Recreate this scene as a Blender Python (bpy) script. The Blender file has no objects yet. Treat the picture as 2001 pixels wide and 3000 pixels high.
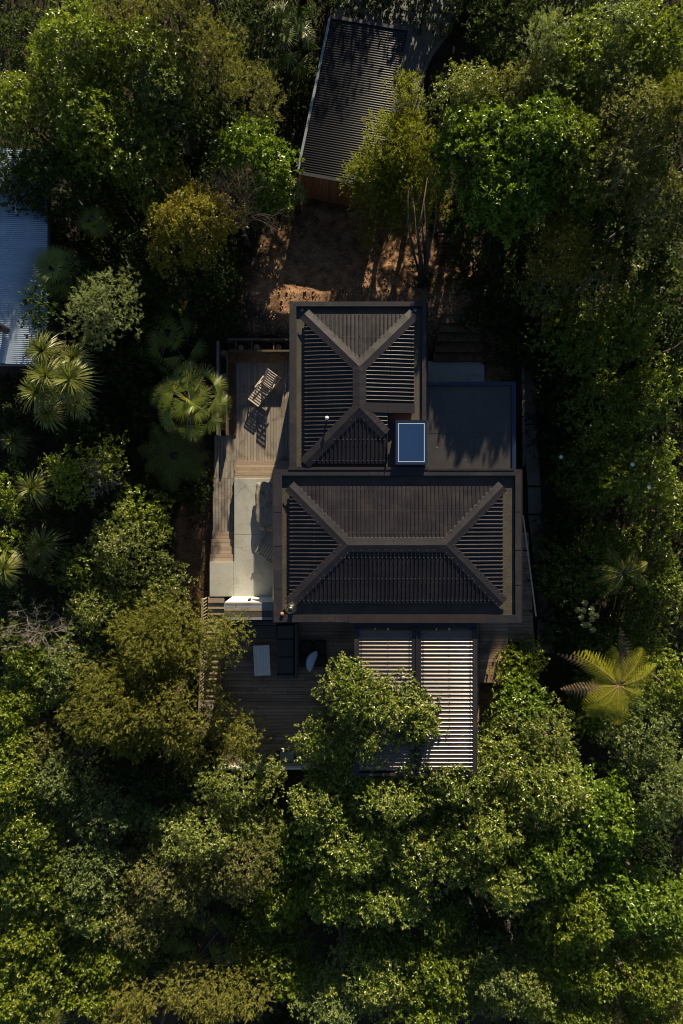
import bpy, math, random
import numpy as np
from mathutils import Vector, Matrix, noise

R = math.radians
scene = bpy.context.scene
COL = scene.collection

# ------------------------------------------------------------------ camera, sky, sun, exposure
ZC = 32.0
cam_d = bpy.data.cameras.new("camera")
cam_d.sensor_fit = 'VERTICAL'
cam_d.sensor_height = 36.0
cam_d.sensor_width = 24.0
cam_d.lens = 24.0
cam_d.clip_start = 0.5
cam_d.clip_end = 500.0
cam = bpy.data.objects.new("camera", cam_d)
cam.location = (0, 0, ZC)
cam.rotation_euler = (0, 0, 0)
COL.objects.link(cam)
scene.camera = cam

SUN_EL = 17.5
SUN_AZ = math.atan2(0.2, 1.0)
world = bpy.data.worlds.new("World")
scene.world = world
world.use_nodes = True
wn = world.node_tree
bg = wn.nodes.get('Background') or wn.nodes.new('ShaderNodeBackground')
sky = wn.nodes.new('ShaderNodeTexSky')
sky.sky_type = 'NISHITA'
sky.sun_disc = False
sky.sun_elevation = R(SUN_EL)
sky.sun_rotation = SUN_AZ
sky.air_density = 0.8
sky.dust_density = 0.2
sky.ozone_density = 1.2
wn.links.new(sky.outputs[0], bg.inputs[0])
bg.inputs[1].default_value = 0.05

sun_d = bpy.data.lights.new("sun", 'SUN')
sun_d.energy = 5.0
sun_d.angle = R(0.6)
sun_d.color = (1.0, 0.85, 0.60)
sun = bpy.data.objects.new("sun", sun_d)
ce = math.cos(R(SUN_EL))
sdir = Vector((math.sin(SUN_AZ)*ce, math.cos(SUN_AZ)*ce, math.sin(R(SUN_EL))))
sun.rotation_euler = sdir.to_track_quat('Z', 'Y').to_euler()
COL.objects.link(sun)

scene.view_settings.view_transform = 'Standard'
scene.view_settings.look = 'None'
scene.view_settings.gamma = 1.0
scene.view_settings.use_curve_mapping = False
scene.view_settings.exposure = 1.0
cy = scene.cycles
cy.max_bounces = 6
cy.diffuse_bounces = 3
cy.glossy_bounces = 3
cy.transmission_bounces = 4
cy.transparent_max_bounces = 8
cy.sample_clamp_indirect = 4.0
cy.pixel_filter_type = 'BLACKMAN_HARRIS'
cy.filter_width = 1.05
cy.use_denoising = True
cy.caustics_reflective = False
cy.caustics_refractive = False

def P(u, v, z):
    """a measured point of the site plan (2001 x 3000 grid, 32 m below the camera level = datum) at height z"""
    k = (ZC - z) / 2000.0
    return ((u - 1000.5) * k, (1500.0 - v) * k)

# ------------------------------------------------------------------ helpers
def tag(o, label=None, cat=None, group=None, kind=None):
    if label: o['label'] = label
    if cat: o['category'] = cat
    if group: o['group'] = group
    if kind: o['kind'] = kind
    return o

def empty(name, loc, label, cat, group=None, rz=0.0):
    o = bpy.data.objects.new(name, None)
    o.empty_display_size = 0.2
    o.location = loc
    o.rotation_euler = (0, 0, rz)
    COL.objects.link(o)
    return tag(o, label, cat, group)

def link(name, me, parent=None, mat=None):
    o = bpy.data.objects.new(name, me)
    COL.objects.link(o)
    if parent is not None:
        o.parent = parent
    if mat is not None and not me.materials:
        me.materials.append(mat)
    return o

class MB:
    """collects shapes; build() links them as one mesh, given in world coordinates"""
    def __init__(s):
        s.v = []; s.f = []
    def add(s, vs, fs):
        n = len(s.v)
        s.v += [tuple(p) for p in vs]
        s.f += [tuple(i + n for i in f) for f in fs]
        return s
    def box(s, x0, x1, y0, y1, z0, z1):
        vs = [(x0,y0,z0),(x1,y0,z0),(x1,y1,z0),(x0,y1,z0),(x0,y0,z1),(x1,y0,z1),(x1,y1,z1),(x0,y1,z1)]
        fs = [(0,3,2,1),(4,5,6,7),(0,1,5,4),(1,2,6,5),(2,3,7,6),(3,0,4,7)]
        return s.add(vs, fs)
    def obox(s, c, ax, ay, az, hx, hy, hz):
        c = Vector(c); ax = Vector(ax).normalized()*hx; ay = Vector(ay).normalized()*hy; az = Vector(az).normalized()*hz
        vs = [c-ax-ay-az, c+ax-ay-az, c+ax+ay-az, c-ax+ay-az, c-ax-ay+az, c+ax-ay+az, c+ax+ay+az, c-ax+ay+az]
        fs = [(0,3,2,1),(4,5,6,7),(0,1,5,4),(1,2,6,5),(2,3,7,6),(3,0,4,7)]
        return s.add(vs, fs)
    def bar(s, a, b, w, h):
        a = Vector(a); b = Vector(b); d = (b-a)
        ax = d.normalized()
        up = Vector((0,0,1)) if abs(ax.z) < 0.95 else Vector((0,1,0))
        ay = up.cross(ax).normalized(); az = ax.cross(ay)
        return s.obox((a+b)/2, ax, ay, az, d.length/2, w/2, h/2)
    def poly(s, pts, z0, z1):
        n = len(pts)
        vs = [(p[0],p[1],z0) for p in pts] + [(p[0],p[1],z1) for p in pts]
        fs = [tuple(range(n-1,-1,-1)), tuple(range(n,2*n))]
        for i in range(n):
            j = (i+1) % n
            fs.append((i, j, n+j, n+i))
        return s.add(vs, fs)
    def tube(s, pts, rad, n=7, cap=True):
        pts = [Vector(p) for p in pts]
        rr = rad if isinstance(rad, (list, tuple)) else [rad]*len(pts)
        base = len(s.v); k = len(pts)
        for i, p in enumerate(pts):
            d = (pts[min(i+1,k-1)] - pts[max(i-1,0)])
            if d.length < 1e-6: d = Vector((0,0,1))
            d.normalize()
            a = d.orthogonal().normalized() if abs(d.z) > 0.9 else Vector((0,0,1)).cross(d).normalized()
            b = d.cross(a)
            for j in range(n):
                t = 2*math.pi*j/n
                q = p + (a*math.cos(t) + b*math.sin(t))*rr[i]
                s.v.append(tuple(q))
        for i in range(k-1):
            for j in range(n):
                j2 = (j+1) % n
                s.f.append((base+i*n+j, base+i*n+j2, base+(i+1)*n+j2, base+(i+1)*n+j))
        if cap:
            s.f.append(tuple(base+j for j in range(n-1,-1,-1)))
            s.f.append(tuple(base+(k-1)*n+j for j in range(n)))
        return s
    def lathe(s, c, prof, n=20):
        base = len(s.v); k = len(prof)
        for r, z in prof:
            for j in range(n):
                t = 2*math.pi*j/n
                s.v.append((c[0]+r*math.cos(t), c[1]+r*math.sin(t), c[2]+z))
        for i in range(k-1):
            for j in range(n):
                j2 = (j+1) % n
                s.f.append((base+i*n+j, base+i*n+j2, base+(i+1)*n+j2, base+(i+1)*n+j))
        s.f.append(tuple(base+j for j in range(n-1,-1,-1)))
        s.f.append(tuple(base+(k-1)*n+j for j in range(n)))
        return s
    def build(s, name, mat, parent=None, bevel=0.0, smooth=False, origin=None):
        """vertices are in world space unless parent given: then in the parent's space is assumed when origin is None and parent at world is handled by inverse"""
        me = bpy.data.meshes.new(name)
        if parent is not None:
            inv = WORLD.get(parent.name)
            if inv is None:
                m = parent_matrix(parent)
                inv = m.inverted()
                WORLD[parent.name] = inv
            vs = [tuple(inv @ Vector(p)) for p in s.v]
        else:
            vs = s.v
        me.from_pydata(vs, [], s.f)
        me.materials.append(mat)
        if smooth:
            me.polygons.foreach_set('use_smooth', [True]*len(me.polygons))
        me.update()
        o = link(name, me, parent)
        if bevel:
            b = o.modifiers.new('bevel', 'BEVEL'); b.width = bevel; b.segments = 1; b.limit_method = 'ANGLE'
        return o
WORLD = {}
def parent_matrix(o):
    m = Matrix.LocRotScale(o.location, o.rotation_euler, o.scale)
    if o.parent is not None:
        m = parent_matrix(o.parent) @ m
    return m

# ------------------------------------------------------------------ materials
def new_mat(name):
    m = bpy.data.materials.new(name)
    m.use_nodes = True
    nt = m.node_tree
    return m, nt, nt.nodes['Principled BSDF']

def rgb(c): return (c[0], c[1], c[2], 1.0)

def surf(name, c1, c2=None, scale=4.0, rough=0.6, spec=0.4, metallic=0.0, stretch=(1,1,1), bump=0.0, bscale=40.0,
         objvar=0.0, fine=0.0, dirt=None, dirt_scale=1.0, coat=0.0, rough_var=0.0):
    """procedural surface: two colours mixed by world-space noise, per-object variation, fine grain, optional stains, bump"""
    m, nt, b = new_mat(name)
    N, L = nt.nodes, nt.links
    geo = N.new('ShaderNodeNewGeometry')
    mp = N.new('ShaderNodeMapping'); mp.inputs['Scale'].default_value = stretch
    L.new(geo.outputs['Position'], mp.inputs[0])
    vec = mp.outputs[0]
    if objvar:
        oi = N.new('ShaderNodeObjectInfo')
        mul = N.new('ShaderNodeVectorMath'); mul.operation = 'MULTIPLY_ADD'
        mul.inputs[1].default_value = (1,1,1)
        cmb = N.new('ShaderNodeCombineXYZ')
        k = N.new('ShaderNodeMath'); k.operation = 'MULTIPLY'; k.inputs[1].default_value = 37.0
        L.new(oi.outputs['Random'], k.inputs[0])
        for i in range(3): L.new(k.outputs[0], cmb.inputs[i])
        L.new(vec, mul.inputs[0]); L.new(cmb.outputs[0], mul.inputs[2])
        vec = mul.outputs[0]
    n1 = N.new('ShaderNodeTexNoise'); n1.inputs['Scale'].default_value = scale
    n1.inputs['Detail'].default_value = 6; n1.inputs['Roughness'].default_value = 0.6
    L.new(vec, n1.inputs[0])
    rmp = N.new('ShaderNodeMapRange'); rmp.inputs[1].default_value = 0.3; rmp.inputs[2].default_value = 0.7
    L.new(n1.outputs[0], rmp.inputs[0])
    mx = N.new('ShaderNodeMix'); mx.data_type = 'RGBA'
    mx.inputs[6].default_value = rgb(c1); mx.inputs[7].default_value = rgb(c2 or c1)
    L.new(rmp.outputs[0], mx.inputs[0])
    col = mx.outputs[2]
    if fine:
        n2 = N.new('ShaderNodeTexNoise'); n2.inputs['Scale'].default_value = scale*9
        n2.inputs['Detail'].default_value = 4
        L.new(vec, n2.inputs[0])
        mr = N.new('ShaderNodeMapRange'); mr.inputs[1].default_value = 0.3; mr.inputs[2].default_value = 0.7
        mr.inputs[3].default_value = 1-fine; mr.inputs[4].default_value = 1+fine
        L.new(n2.outputs[0], mr.inputs[0])
        vm = N.new('ShaderNodeVectorMath'); vm.operation = 'SCALE'
        L.new(col, vm.inputs[0]); L.new(mr.outputs[0], vm.inputs['Scale'])
        col = vm.outputs[0]
    if objvar:
        mr = N.new('ShaderNodeMapRange'); mr.inputs[3].default_value = 1-objvar; mr.inputs[4].default_value = 1+objvar
        L.new(oi.outputs['Random'], mr.inputs[0])
        vm = N.new('ShaderNodeVectorMath'); vm.operation = 'SCALE'
        L.new(col, vm.inputs[0]); L.new(mr.outputs[0], vm.inputs['Scale'])
        col = vm.outputs[0]
    if dirt:
        n3 = N.new('ShaderNodeTexNoise'); n3.inputs['Scale'].default_value = dirt_scale
        n3.inputs['Detail'].default_value = 8; n3.inputs['Roughness'].default_value = 0.7
        n3.inputs['Distortion'].default_value = 0.6
        L.new(geo.outputs['Position'], n3.inputs[0])
        mr = N.new('ShaderNodeMapRange'); mr.inputs[1].default_value = 0.52; mr.inputs[2].default_value = 0.68
        L.new(n3.outputs[0], mr.inputs[0])
        m2 = N.new('ShaderNodeMix'); m2.data_type = 'RGBA'
        L.new(mr.outputs[0], m2.inputs[0]); L.new(col, m2.inputs[6]); m2.inputs[7].default_value = rgb(dirt)
        col = m2.outputs[2]
    L.new(col, b.inputs['Base Color'])
    b.inputs['Roughness'].default_value = rough
    if rough_var:
        mr = N.new('ShaderNodeMapRange'); mr.inputs[1].default_value = 0.3; mr.inputs[2].default_value = 0.7
        mr.inputs[3].default_value = rough-rough_var; mr.inputs[4].default_value = rough+rough_var
        L.new(n1.outputs[0], mr.inputs[0]); L.new(mr.outputs[0], b.inputs['Roughness'])
    b.inputs['Specular IOR Level'].default_value = spec
    b.inputs['Metallic'].default_value = metallic
    b.inputs['Coat Weight'].default_value = coat
    if bump:
        nb = N.new('ShaderNodeTexNoise'); nb.inputs['Scale'].default_value = bscale; nb.inputs['Detail'].default_value = 5
        L.new(vec, nb.inputs[0])
        bp = N.new('ShaderNodeBump'); bp.inputs['Strength'].default_value = bump; bp.inputs['Distance'].default_value = 0.02
        L.new(nb.outputs[0], bp.inputs['Height']); L.new(bp.outputs[0], b.inputs['Normal'])
    return m

M = {}
M['roof'] = surf('roof_metal', (0.0130,0.0110,0.0142), (0.0185,0.0152,0.0195), 1.3, 0.45, 0.38, fine=0.12, dirt=(0.026,0.021,0.020), dirt_scale=0.9, bump=0.05, bscale=6, rough_var=0.08)
M['cap'] = surf('flashing_metal', (0.0138,0.0114,0.0145), (0.0190,0.0158,0.0192), 1.6, 0.46, 0.5, objvar=0.08, bump=0.15, bscale=3)
M['parapet'] = surf('parapet_metal', (0.0160,0.0143,0.0185), (0.0255,0.0223,0.0262), 2.2, 0.5, 0.45, objvar=0.10, fine=0.1, dirt=(0.040,0.034,0.031), dirt_scale=1.4, bump=0.15, bscale=4)
M['parapet_new'] = surf('parapet_dark', (0.026,0.018,0.019), (0.034,0.024,0.025), 2.2, 0.4, 0.5)
M['tray'] = surf('gutter_membrane', (0.044,0.040,0.034), (0.074,0.067,0.052), 1.5, 0.6, 0.4, fine=0.15, dirt=(0.07,0.045,0.03), dirt_scale=0.8)
M['annex'] = surf('flat_roof_membrane', (0.036,0.034,0.035), (0.056,0.051,0.048), 0.7, 0.42, 0.5, fine=0.08, dirt=(0.075,0.055,0.040), dirt_scale=0.45)
M['screw'] = surf('screw_metal', (0.20,0.18,0.165), rough=0.3, metallic=0.6)
M['wall_dark'] = surf('dark_cladding', (0.035,0.03,0.028), (0.05,0.04,0.036), 3, 0.7, 0.3, stretch=(6,6,0.4))
M['cedar'] = surf('cedar_cladding', (0.22,0.085,0.035), (0.34,0.14,0.06), 2, 0.55, 0.3, stretch=(8,8,0.7), objvar=0.18, fine=0.15)
M['wood_y'] = surf('weathered_boards_long', (0.215,0.185,0.155), (0.31,0.27,0.225), 3, 0.62, 0.35, stretch=(9,0.5,9), objvar=0.16, fine=0.12, bump=0.1, bscale=14, dirt=(0.13,0.10,0.08), dirt_scale=1.1)
M['wood_x'] = surf('weathered_boards_wide', (0.27,0.205,0.155), (0.36,0.285,0.22), 3, 0.6, 0.35, stretch=(0.9,9,9), objvar=0.14, fine=0.15, bump=0.2, bscale=14)
M['deck_low'] = surf('brown_hardwood_boards', (0.20,0.125,0.080), (0.32,0.215,0.145), 2.4, 0.5, 0.4, stretch=(0.6,7,7), objvar=0.28, fine=0.2, bump=0.2, bscale=12, dirt=(0.09,0.058,0.038), dirt_scale=0.6)
M['deck_low_y'] = surf('brown_hardwood_boards_long', (0.17,0.11,0.078), (0.27,0.19,0.135), 2.4, 0.5, 0.4, stretch=(7,0.6,7), objvar=0.22, fine=0.2)
M['fence_wood'] = surf('pale_rail_timber', (0.42,0.34,0.25), (0.55,0.45,0.34), 4, 0.55, 0.3, fine=0.1)
M['sleeper'] = surf('timber_sleeper', (0.070,0.054,0.038), (0.12,0.094,0.068), 3, 0.75, 0.3, objvar=0.2, fine=0.25)
M['log'] = surf('cut_log', (0.26,0.16,0.08), (0.40,0.27,0.14), 8, 0.8, 0.2, objvar=0.15, fine=0.2)
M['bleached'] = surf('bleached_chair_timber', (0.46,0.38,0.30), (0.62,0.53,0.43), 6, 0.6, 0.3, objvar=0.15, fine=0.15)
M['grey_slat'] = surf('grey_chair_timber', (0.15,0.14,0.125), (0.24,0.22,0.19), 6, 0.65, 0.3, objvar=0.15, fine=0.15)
M['driftwood'] = surf('driftwood', (0.20,0.155,0.11), (0.42,0.37,0.30), 3.5, 0.8, 0.2, stretch=(5,0.8,3), fine=0.45, bump=0.9, bscale=9, dirt=(0.09,0.065,0.045), dirt_scale=3)
M['white'] = surf('white_paint', (0.72,0.74,0.75), (0.80,0.82,0.82), 2, 0.4, 0.5, fine=0.02)
M['table_white'] = surf('white_table_paint', (0.66,0.62,0.57), (0.78,0.74,0.69), 5, 0.5, 0.4, objvar=0.06, fine=0.1)
M['wicker'] = surf('grey_wicker', (0.062,0.057,0.055), (0.105,0.098,0.092), 20, 0.7, 0.3, fine=0.4, bump=0.6, bscale=60)
M['cushion'] = surf('charcoal_cushion', (0.055,0.053,0.055), (0.08,0.076,0.078), 7, 0.9, 0.2, stretch=(6,0.6,1), fine=0.25)
M['pad'] = surf('dark_pad', (0.024,0.021,0.019), (0.036,0.031,0.027), 4, 0.85, 0.2, objvar=0.15)
M['pillow'] = surf('pale_blue_pillow', (0.42,0.50,0.60), (0.55,0.62,0.70), 6, 0.85, 0.2, bump=0.4, bscale=8)
M['stain_steel'] = surf('stainless_steel', (0.50,0.49,0.46), (0.62,0.60,0.57), 8, 0.26, 0.5, metallic=1.0)
M['black'] = surf('black_plastic', (0.012,0.012,0.013), rough=0.4)
M['gutter_blue'] = surf('pale_gutter', (0.17,0.19,0.22), (0.24,0.26,0.29), 3, 0.4, 0.5, objvar=0.05)
M['shed_roof'] = surf('shed_corrugated_steel', (0.015,0.0145,0.017), (0.023,0.021,0.024), 1.2, 0.5, 0.2, fine=0.1, bump=0.05, bscale=3)
M['blue_roof'] = surf('sky_tinted_corrugated_steel', (0.34,0.44,0.60), (0.44,0.54,0.70), 1.2, 0.28, 0.8, stretch=(0.25,2,1), fine=0.1, dirt=(0.22,0.29,0.40), dirt_scale=0.8, metallic=0.35)  # pale steel; the blue of the reflected sky is put into its colour
M['stone_white'] = surf('white_pebble', (0.55,0.52,0.46), (0.75,0.72,0.66), 8, 0.6, 0.3, objvar=0.2)
M['terracotta'] = surf('terracotta', (0.40,0.15,0.07), (0.52,0.24,0.12), 8, 0.8, 0.2)
M['tap'] = M['black']
M['bark'] = surf('bark', (0.055,0.040,0.030), (0.12,0.095,0.075), 6, 0.85, 0.2, stretch=(1,1,0.3), objvar=0.2)
M['bark_pale'] = surf('pale_bark', (0.20,0.165,0.14), (0.36,0.31,0.27), 6, 0.8, 0.2, objvar=0.15)
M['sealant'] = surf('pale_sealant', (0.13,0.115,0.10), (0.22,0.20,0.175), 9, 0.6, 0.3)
M['bark_twig'] = surf('reddish_twig_bark', (0.085,0.055,0.048), (0.15,0.105,0.09), 6, 0.8, 0.2)
M['litter'] = surf('fallen_leaves', (0.20,0.10,0.05), (0.42,0.27,0.15), 9, 0.7, 0.3, objvar=0.1)
M['flower'] = surf('white_petal', (0.75,0.74,0.68), rough=0.6)
M['pebble_path'] = surf('path_concrete', (0.10,0.092,0.075), (0.15,0.138,0.112), 1.2, 0.75, 0.3, fine=0.12, dirt=(0.12,0.10,0.07), dirt_scale=0.7)
M['driveway'] = surf('driveway_concrete', (0.155,0.155,0.150), (0.205,0.203,0.195), 0.8, 0.8, 0.3, fine=0.12, dirt=(0.11,0.105,0.10), dirt_scale=0.9)

# terrace concrete with darker crack-like stains
def concrete_terrace():
    m = surf('terrace_concrete', (0.315,0.31,0.280), (0.395,0.39,0.355), 1.1, 0.62, 0.4, fine=0.07, dirt=(0.275,0.265,0.23), dirt_scale=1.0, bump=0.06, bscale=30)
    nt = m.node_tree; N, L = nt.nodes, nt.links
    b = N['Principled BSDF']
    src = b.inputs['Base Color'].links[0].from_socket
    geo = N.new('ShaderNodeNewGeometry')
    nz = N.new('ShaderNodeTexNoise'); nz.inputs['Scale'].default_value = 1.6; nz.inputs['Detail'].default_value = 3
    L.new(geo.outputs['Position'], nz.inputs[0])
    ad = N.new('ShaderNodeVectorMath'); ad.operation = 'MULTIPLY_ADD'
    ad.inputs[1].default_value = (0.7,0.7,0)
    L.new(nz.outputs['Color'], ad.inputs[0]); L.new(geo.outputs['Position'], ad.inputs[2])
    vo = N.new('ShaderNodeTexVoronoi'); vo.feature = 'DISTANCE_TO_EDGE'; vo.inputs['Scale'].default_value = 0.42
    L.new(ad.outputs[0], vo.inputs[0])
    mr = N.new('ShaderNodeMapRange'); mr.inputs[1].default_value = 0.0; mr.inputs[2].default_value = 0.03
    mr.inputs[3].default_value = 0.6; mr.inputs[4].default_value = 0.0
    L.new(vo.outputs[0], mr.inputs[0])
    gate = N.new('ShaderNodeTexNoise'); gate.inputs['Scale'].default_value = 0.9
    L.new(geo.outputs['Position'], gate.inputs[0])
    g2 = N.new('ShaderNodeMapRange'); g2.inputs[1].default_value = 0.45; g2.inputs[2].default_value = 0.6
    L.new(gate.outputs[0], g2.inputs[0])
    mu = N.new('ShaderNodeMath'); mu.operation = 'MULTIPLY'
    L.new(mr.outputs[0], mu.inputs[0]); L.new(g2.outputs[0], mu.inputs[1])
    mx = N.new('ShaderNodeMix'); mx.data_type = 'RGBA'
    L.new(mu.outputs[0], mx.inputs[0]); L.new(src, mx.inputs[6]); mx.inputs[7].default_value = (0.16,0.14,0.11,1)
    L.new(mx.outputs[2], b.inputs['Base Color'])
    return m
M['concrete'] = concrete_terrace()

def soil_mat(name, c1, c2, c3, s=1.6, bump=0.8):
    m = surf(name, c1, c2, s, 0.9, 0.15, fine=0.4, dirt=c3, dirt_scale=s*0.5, bump=bump, bscale=11)
    return m
M['soil'] = soil_mat('forest_floor', (0.030,0.022,0.014), (0.060,0.042,0.026), (0.022,0.020,0.012))
M['bank'] = soil_mat('clay_soil', (0.19,0.098,0.050), (0.34,0.195,0.105), (0.115,0.062,0.033), s=1.1)
M['mulch'] = soil_mat('bark_mulch', (0.10,0.058,0.033), (0.19,0.12,0.07), (0.06,0.036,0.022), s=4)

def glass_mat(name, tint, rough, body, alpha):
    m, nt, b = new_mat(name)
    N, L = nt.nodes, nt.links
    b.inputs['Base Color'].default_value = rgb(body)
    b.inputs['Roughness'].default_value = rough
    b.inputs['Specular IOR Level'].default_value = 0.6
    tr = N.new('ShaderNodeBsdfTransparent'); tr.inputs[0].default_value = rgb(tint)
    mx = N.new('ShaderNodeMixShader'); mx.inputs[0].default_value = alpha
    L.new(tr.outputs[0], mx.inputs[1]); L.new(b.outputs[0], mx.inputs[2])
    out = N['Material Output']
    L.new(mx.outputs[0], out.inputs[0])
    return m, b
M['glass'], _b = glass_mat('clear_glass', (0.9,0.95,0.93), 0.03, (0.10,0.13,0.12), 0.22)
M['poly'], _b = glass_mat('clear_corrugated_sheet', (0.50,0.41,0.37), 0.30, (0.15,0.115,0.10), 0.62)
_b.inputs['Coat Weight'].default_value = 0.3
_b.inputs['Coat Roughness'].default_value = 0.12
_b.inputs['Specular IOR Level'].default_value = 0.9
# skylight glass: tinted pane with the blue of the mirrored sky put into its colour
m, nt, b = new_mat('sky_blue_glass')
nz = nt.nodes.new('ShaderNodeTexNoise'); nz.inputs['Scale'].default_value = 0.9; nz.inputs['Detail'].default_value = 2
cr = nt.nodes.new('ShaderNodeMix'); cr.data_type = 'RGBA'
cr.inputs[6].default_value = (0.050,0.115,0.27,1); cr.inputs[7].default_value = (0.095,0.19,0.39,1)
nt.links.new(nz.outputs[0], cr.inputs[0]); nt.links.new(cr.outputs[2], b.inputs['Base Color'])
b.inputs['Metallic'].default_value = 0.75; b.inputs['Roughness'].default_value = 0.12
M['skyglass'] = m
M['blue_frame'] = surf('dark_blue_frame', (0.010,0.022,0.050), (0.014,0.028,0.060), 3, 0.35, 0.5)
M['pale_line'] = surf('pale_spacer', (0.45,0.52,0.58), rough=0.4)

def leaf_mat(name, c_dark, c_mid, c_light, rough=0.4, spec=0.45, trans=0.36, trans_col=None, objvar=0.14):
    if name not in ('dark_leaves', 'litter_leaves', 'fern_fronds', 'dark_fern_fronds', 'dead_frond'):
        c_dark, c_mid, c_light = [tuple(x*k for x, k in zip(c, (1.30, 1.32, 1.12))) for c in (c_dark, c_mid, c_light)]
    m, nt, b = new_mat(name)
    N, L = nt.nodes, nt.links
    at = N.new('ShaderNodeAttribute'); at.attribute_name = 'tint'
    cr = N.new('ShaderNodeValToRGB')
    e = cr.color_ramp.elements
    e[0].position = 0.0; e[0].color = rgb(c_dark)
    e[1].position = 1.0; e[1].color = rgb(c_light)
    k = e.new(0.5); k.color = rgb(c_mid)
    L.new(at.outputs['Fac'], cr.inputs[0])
    oi = N.new('ShaderNodeObjectInfo')
    mr = N.new('ShaderNodeMapRange'); mr.inputs[3].default_value = 1-objvar; mr.inputs[4].default_value = 1+objvar
    L.new(oi.outputs['Random'], mr.inputs[0])
    vm = N.new('ShaderNodeVectorMath'); vm.operation = 'SCALE'
    L.new(cr.outputs[0], vm.inputs[0]); L.new(mr.outputs[0], vm.inputs['Scale'])
    L.new(vm.outputs[0], b.inputs['Base Color'])
    b.inputs['Roughness'].default_value = rough
    b.inputs['Specular IOR Level'].default_value = spec
    tl = N.new('ShaderNodeBsdfTranslucent')
    tv = N.new('ShaderNodeVectorMath'); tv.operation = 'MULTIPLY'
    tv.inputs[1].default_value = trans_col or (1.5,1.6,0.6)
    L.new(vm.outputs[0], tv.inputs[0]); L.new(tv.outputs[0], tl.inputs[0])
    mx = N.new('ShaderNodeMixShader'); mx.inputs[0].default_value = trans
    L.new(b.outputs[0], mx.inputs[1]); L.new(tl.outputs[0], mx.inputs[2])
    L.new(mx.outputs[0], N['Material Output'].inputs[0])
    return m

LM = {
 'glossy': leaf_mat('glossy_leaves', (0.052,0.074,0.008), (0.108,0.138,0.014), (0.180,0.200,0.030), 0.30, 0.55),
 'bright': leaf_mat('bright_leaves', (0.052,0.088,0.011), (0.104,0.155,0.017), (0.165,0.210,0.032), 0.28, 0.55),
 'lime': leaf_mat('lime_leaves', (0.060,0.085,0.008), (0.125,0.155,0.012), (0.22,0.23,0.03), 0.36, 0.5),
 'flower': leaf_mat('budding_leaves', (0.054,0.084,0.010), (0.112,0.152,0.017), (0.30,0.28,0.11), 0.29, 0.6),
 'pale': leaf_mat('pale_leaves', (0.066,0.086,0.019), (0.130,0.156,0.033), (0.26,0.25,0.09), 0.32, 0.55),
 'greyed': leaf_mat('grey_green_leaves', (0.055,0.078,0.026), (0.108,0.138,0.042), (0.20,0.21,0.09), 0.38, 0.45),
 'olive': leaf_mat('olive_needles', (0.062,0.064,0.012), (0.124,0.122,0.023), (0.21,0.185,0.045), 0.6, 0.3, 0.25),
 'olive_green': leaf_mat('olive_green_needles', (0.056,0.064,0.010), (0.118,0.122,0.018), (0.20,0.180,0.036), 0.6, 0.3, 0.25),
 'yellow_green': leaf_mat('yellow_green_needles', (0.060,0.066,0.006), (0.135,0.145,0.012), (0.22,0.21,0.025), 0.55, 0.3, 0.3),
 'golden': leaf_mat('golden_leaves', (0.080,0.076,0.008), (0.160,0.142,0.014), (0.27,0.205,0.032), 0.42, 0.4),
 'silvery': leaf_mat('silvery_needles', (0.075,0.095,0.045), (0.145,0.170,0.085), (0.23,0.25,0.14), 0.5, 0.4),
 'brown': leaf_mat('brown_olive_leaves', (0.070,0.074,0.022), (0.125,0.128,0.038), (0.20,0.185,0.075), 0.5, 0.4),
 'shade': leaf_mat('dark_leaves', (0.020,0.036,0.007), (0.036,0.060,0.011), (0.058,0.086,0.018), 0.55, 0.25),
 'palm': leaf_mat('fan_palm_leaves', (0.060,0.090,0.010), (0.120,0.150,0.016), (0.40,0.30,0.10), 0.42, 0.5, 0.2),
 'strap': leaf_mat('strap_leaves', (0.050,0.068,0.012), (0.110,0.125,0.026), (0.21,0.18,0.085), 0.42, 0.4, 0.2),
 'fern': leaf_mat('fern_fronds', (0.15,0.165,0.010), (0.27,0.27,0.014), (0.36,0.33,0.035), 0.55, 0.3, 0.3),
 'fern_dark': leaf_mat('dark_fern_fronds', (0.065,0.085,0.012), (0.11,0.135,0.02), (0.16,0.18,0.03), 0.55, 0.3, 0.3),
 'dead': leaf_mat('dead_frond', (0.12,0.08,0.045), (0.19,0.13,0.08), (0.28,0.20,0.13), 0.7, 0.2, 0.1, (1.2,1.0,0.8)),
}

# ------------------------------------------------------------------ terrain
GY = [(-80,-13),(-24,-6.2),(-17,-4.9),(-13,-3.7),(-10,-2.9),(-5,-1.9),(0,-1.35),(4,-1.15),(7.4,-1.05),(8.4,-0.15),(9.2,0.35),(10.2,0.32),(12,-0.5),(14,-1.1),(24,-1.0),(80,1.0)]
GYx = np.array([a for a, b in GY]); GYz = np.array([b for a, b in GY])
def gz(x, y):
    return float(np.interp(y, GYx, GYz))

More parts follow.
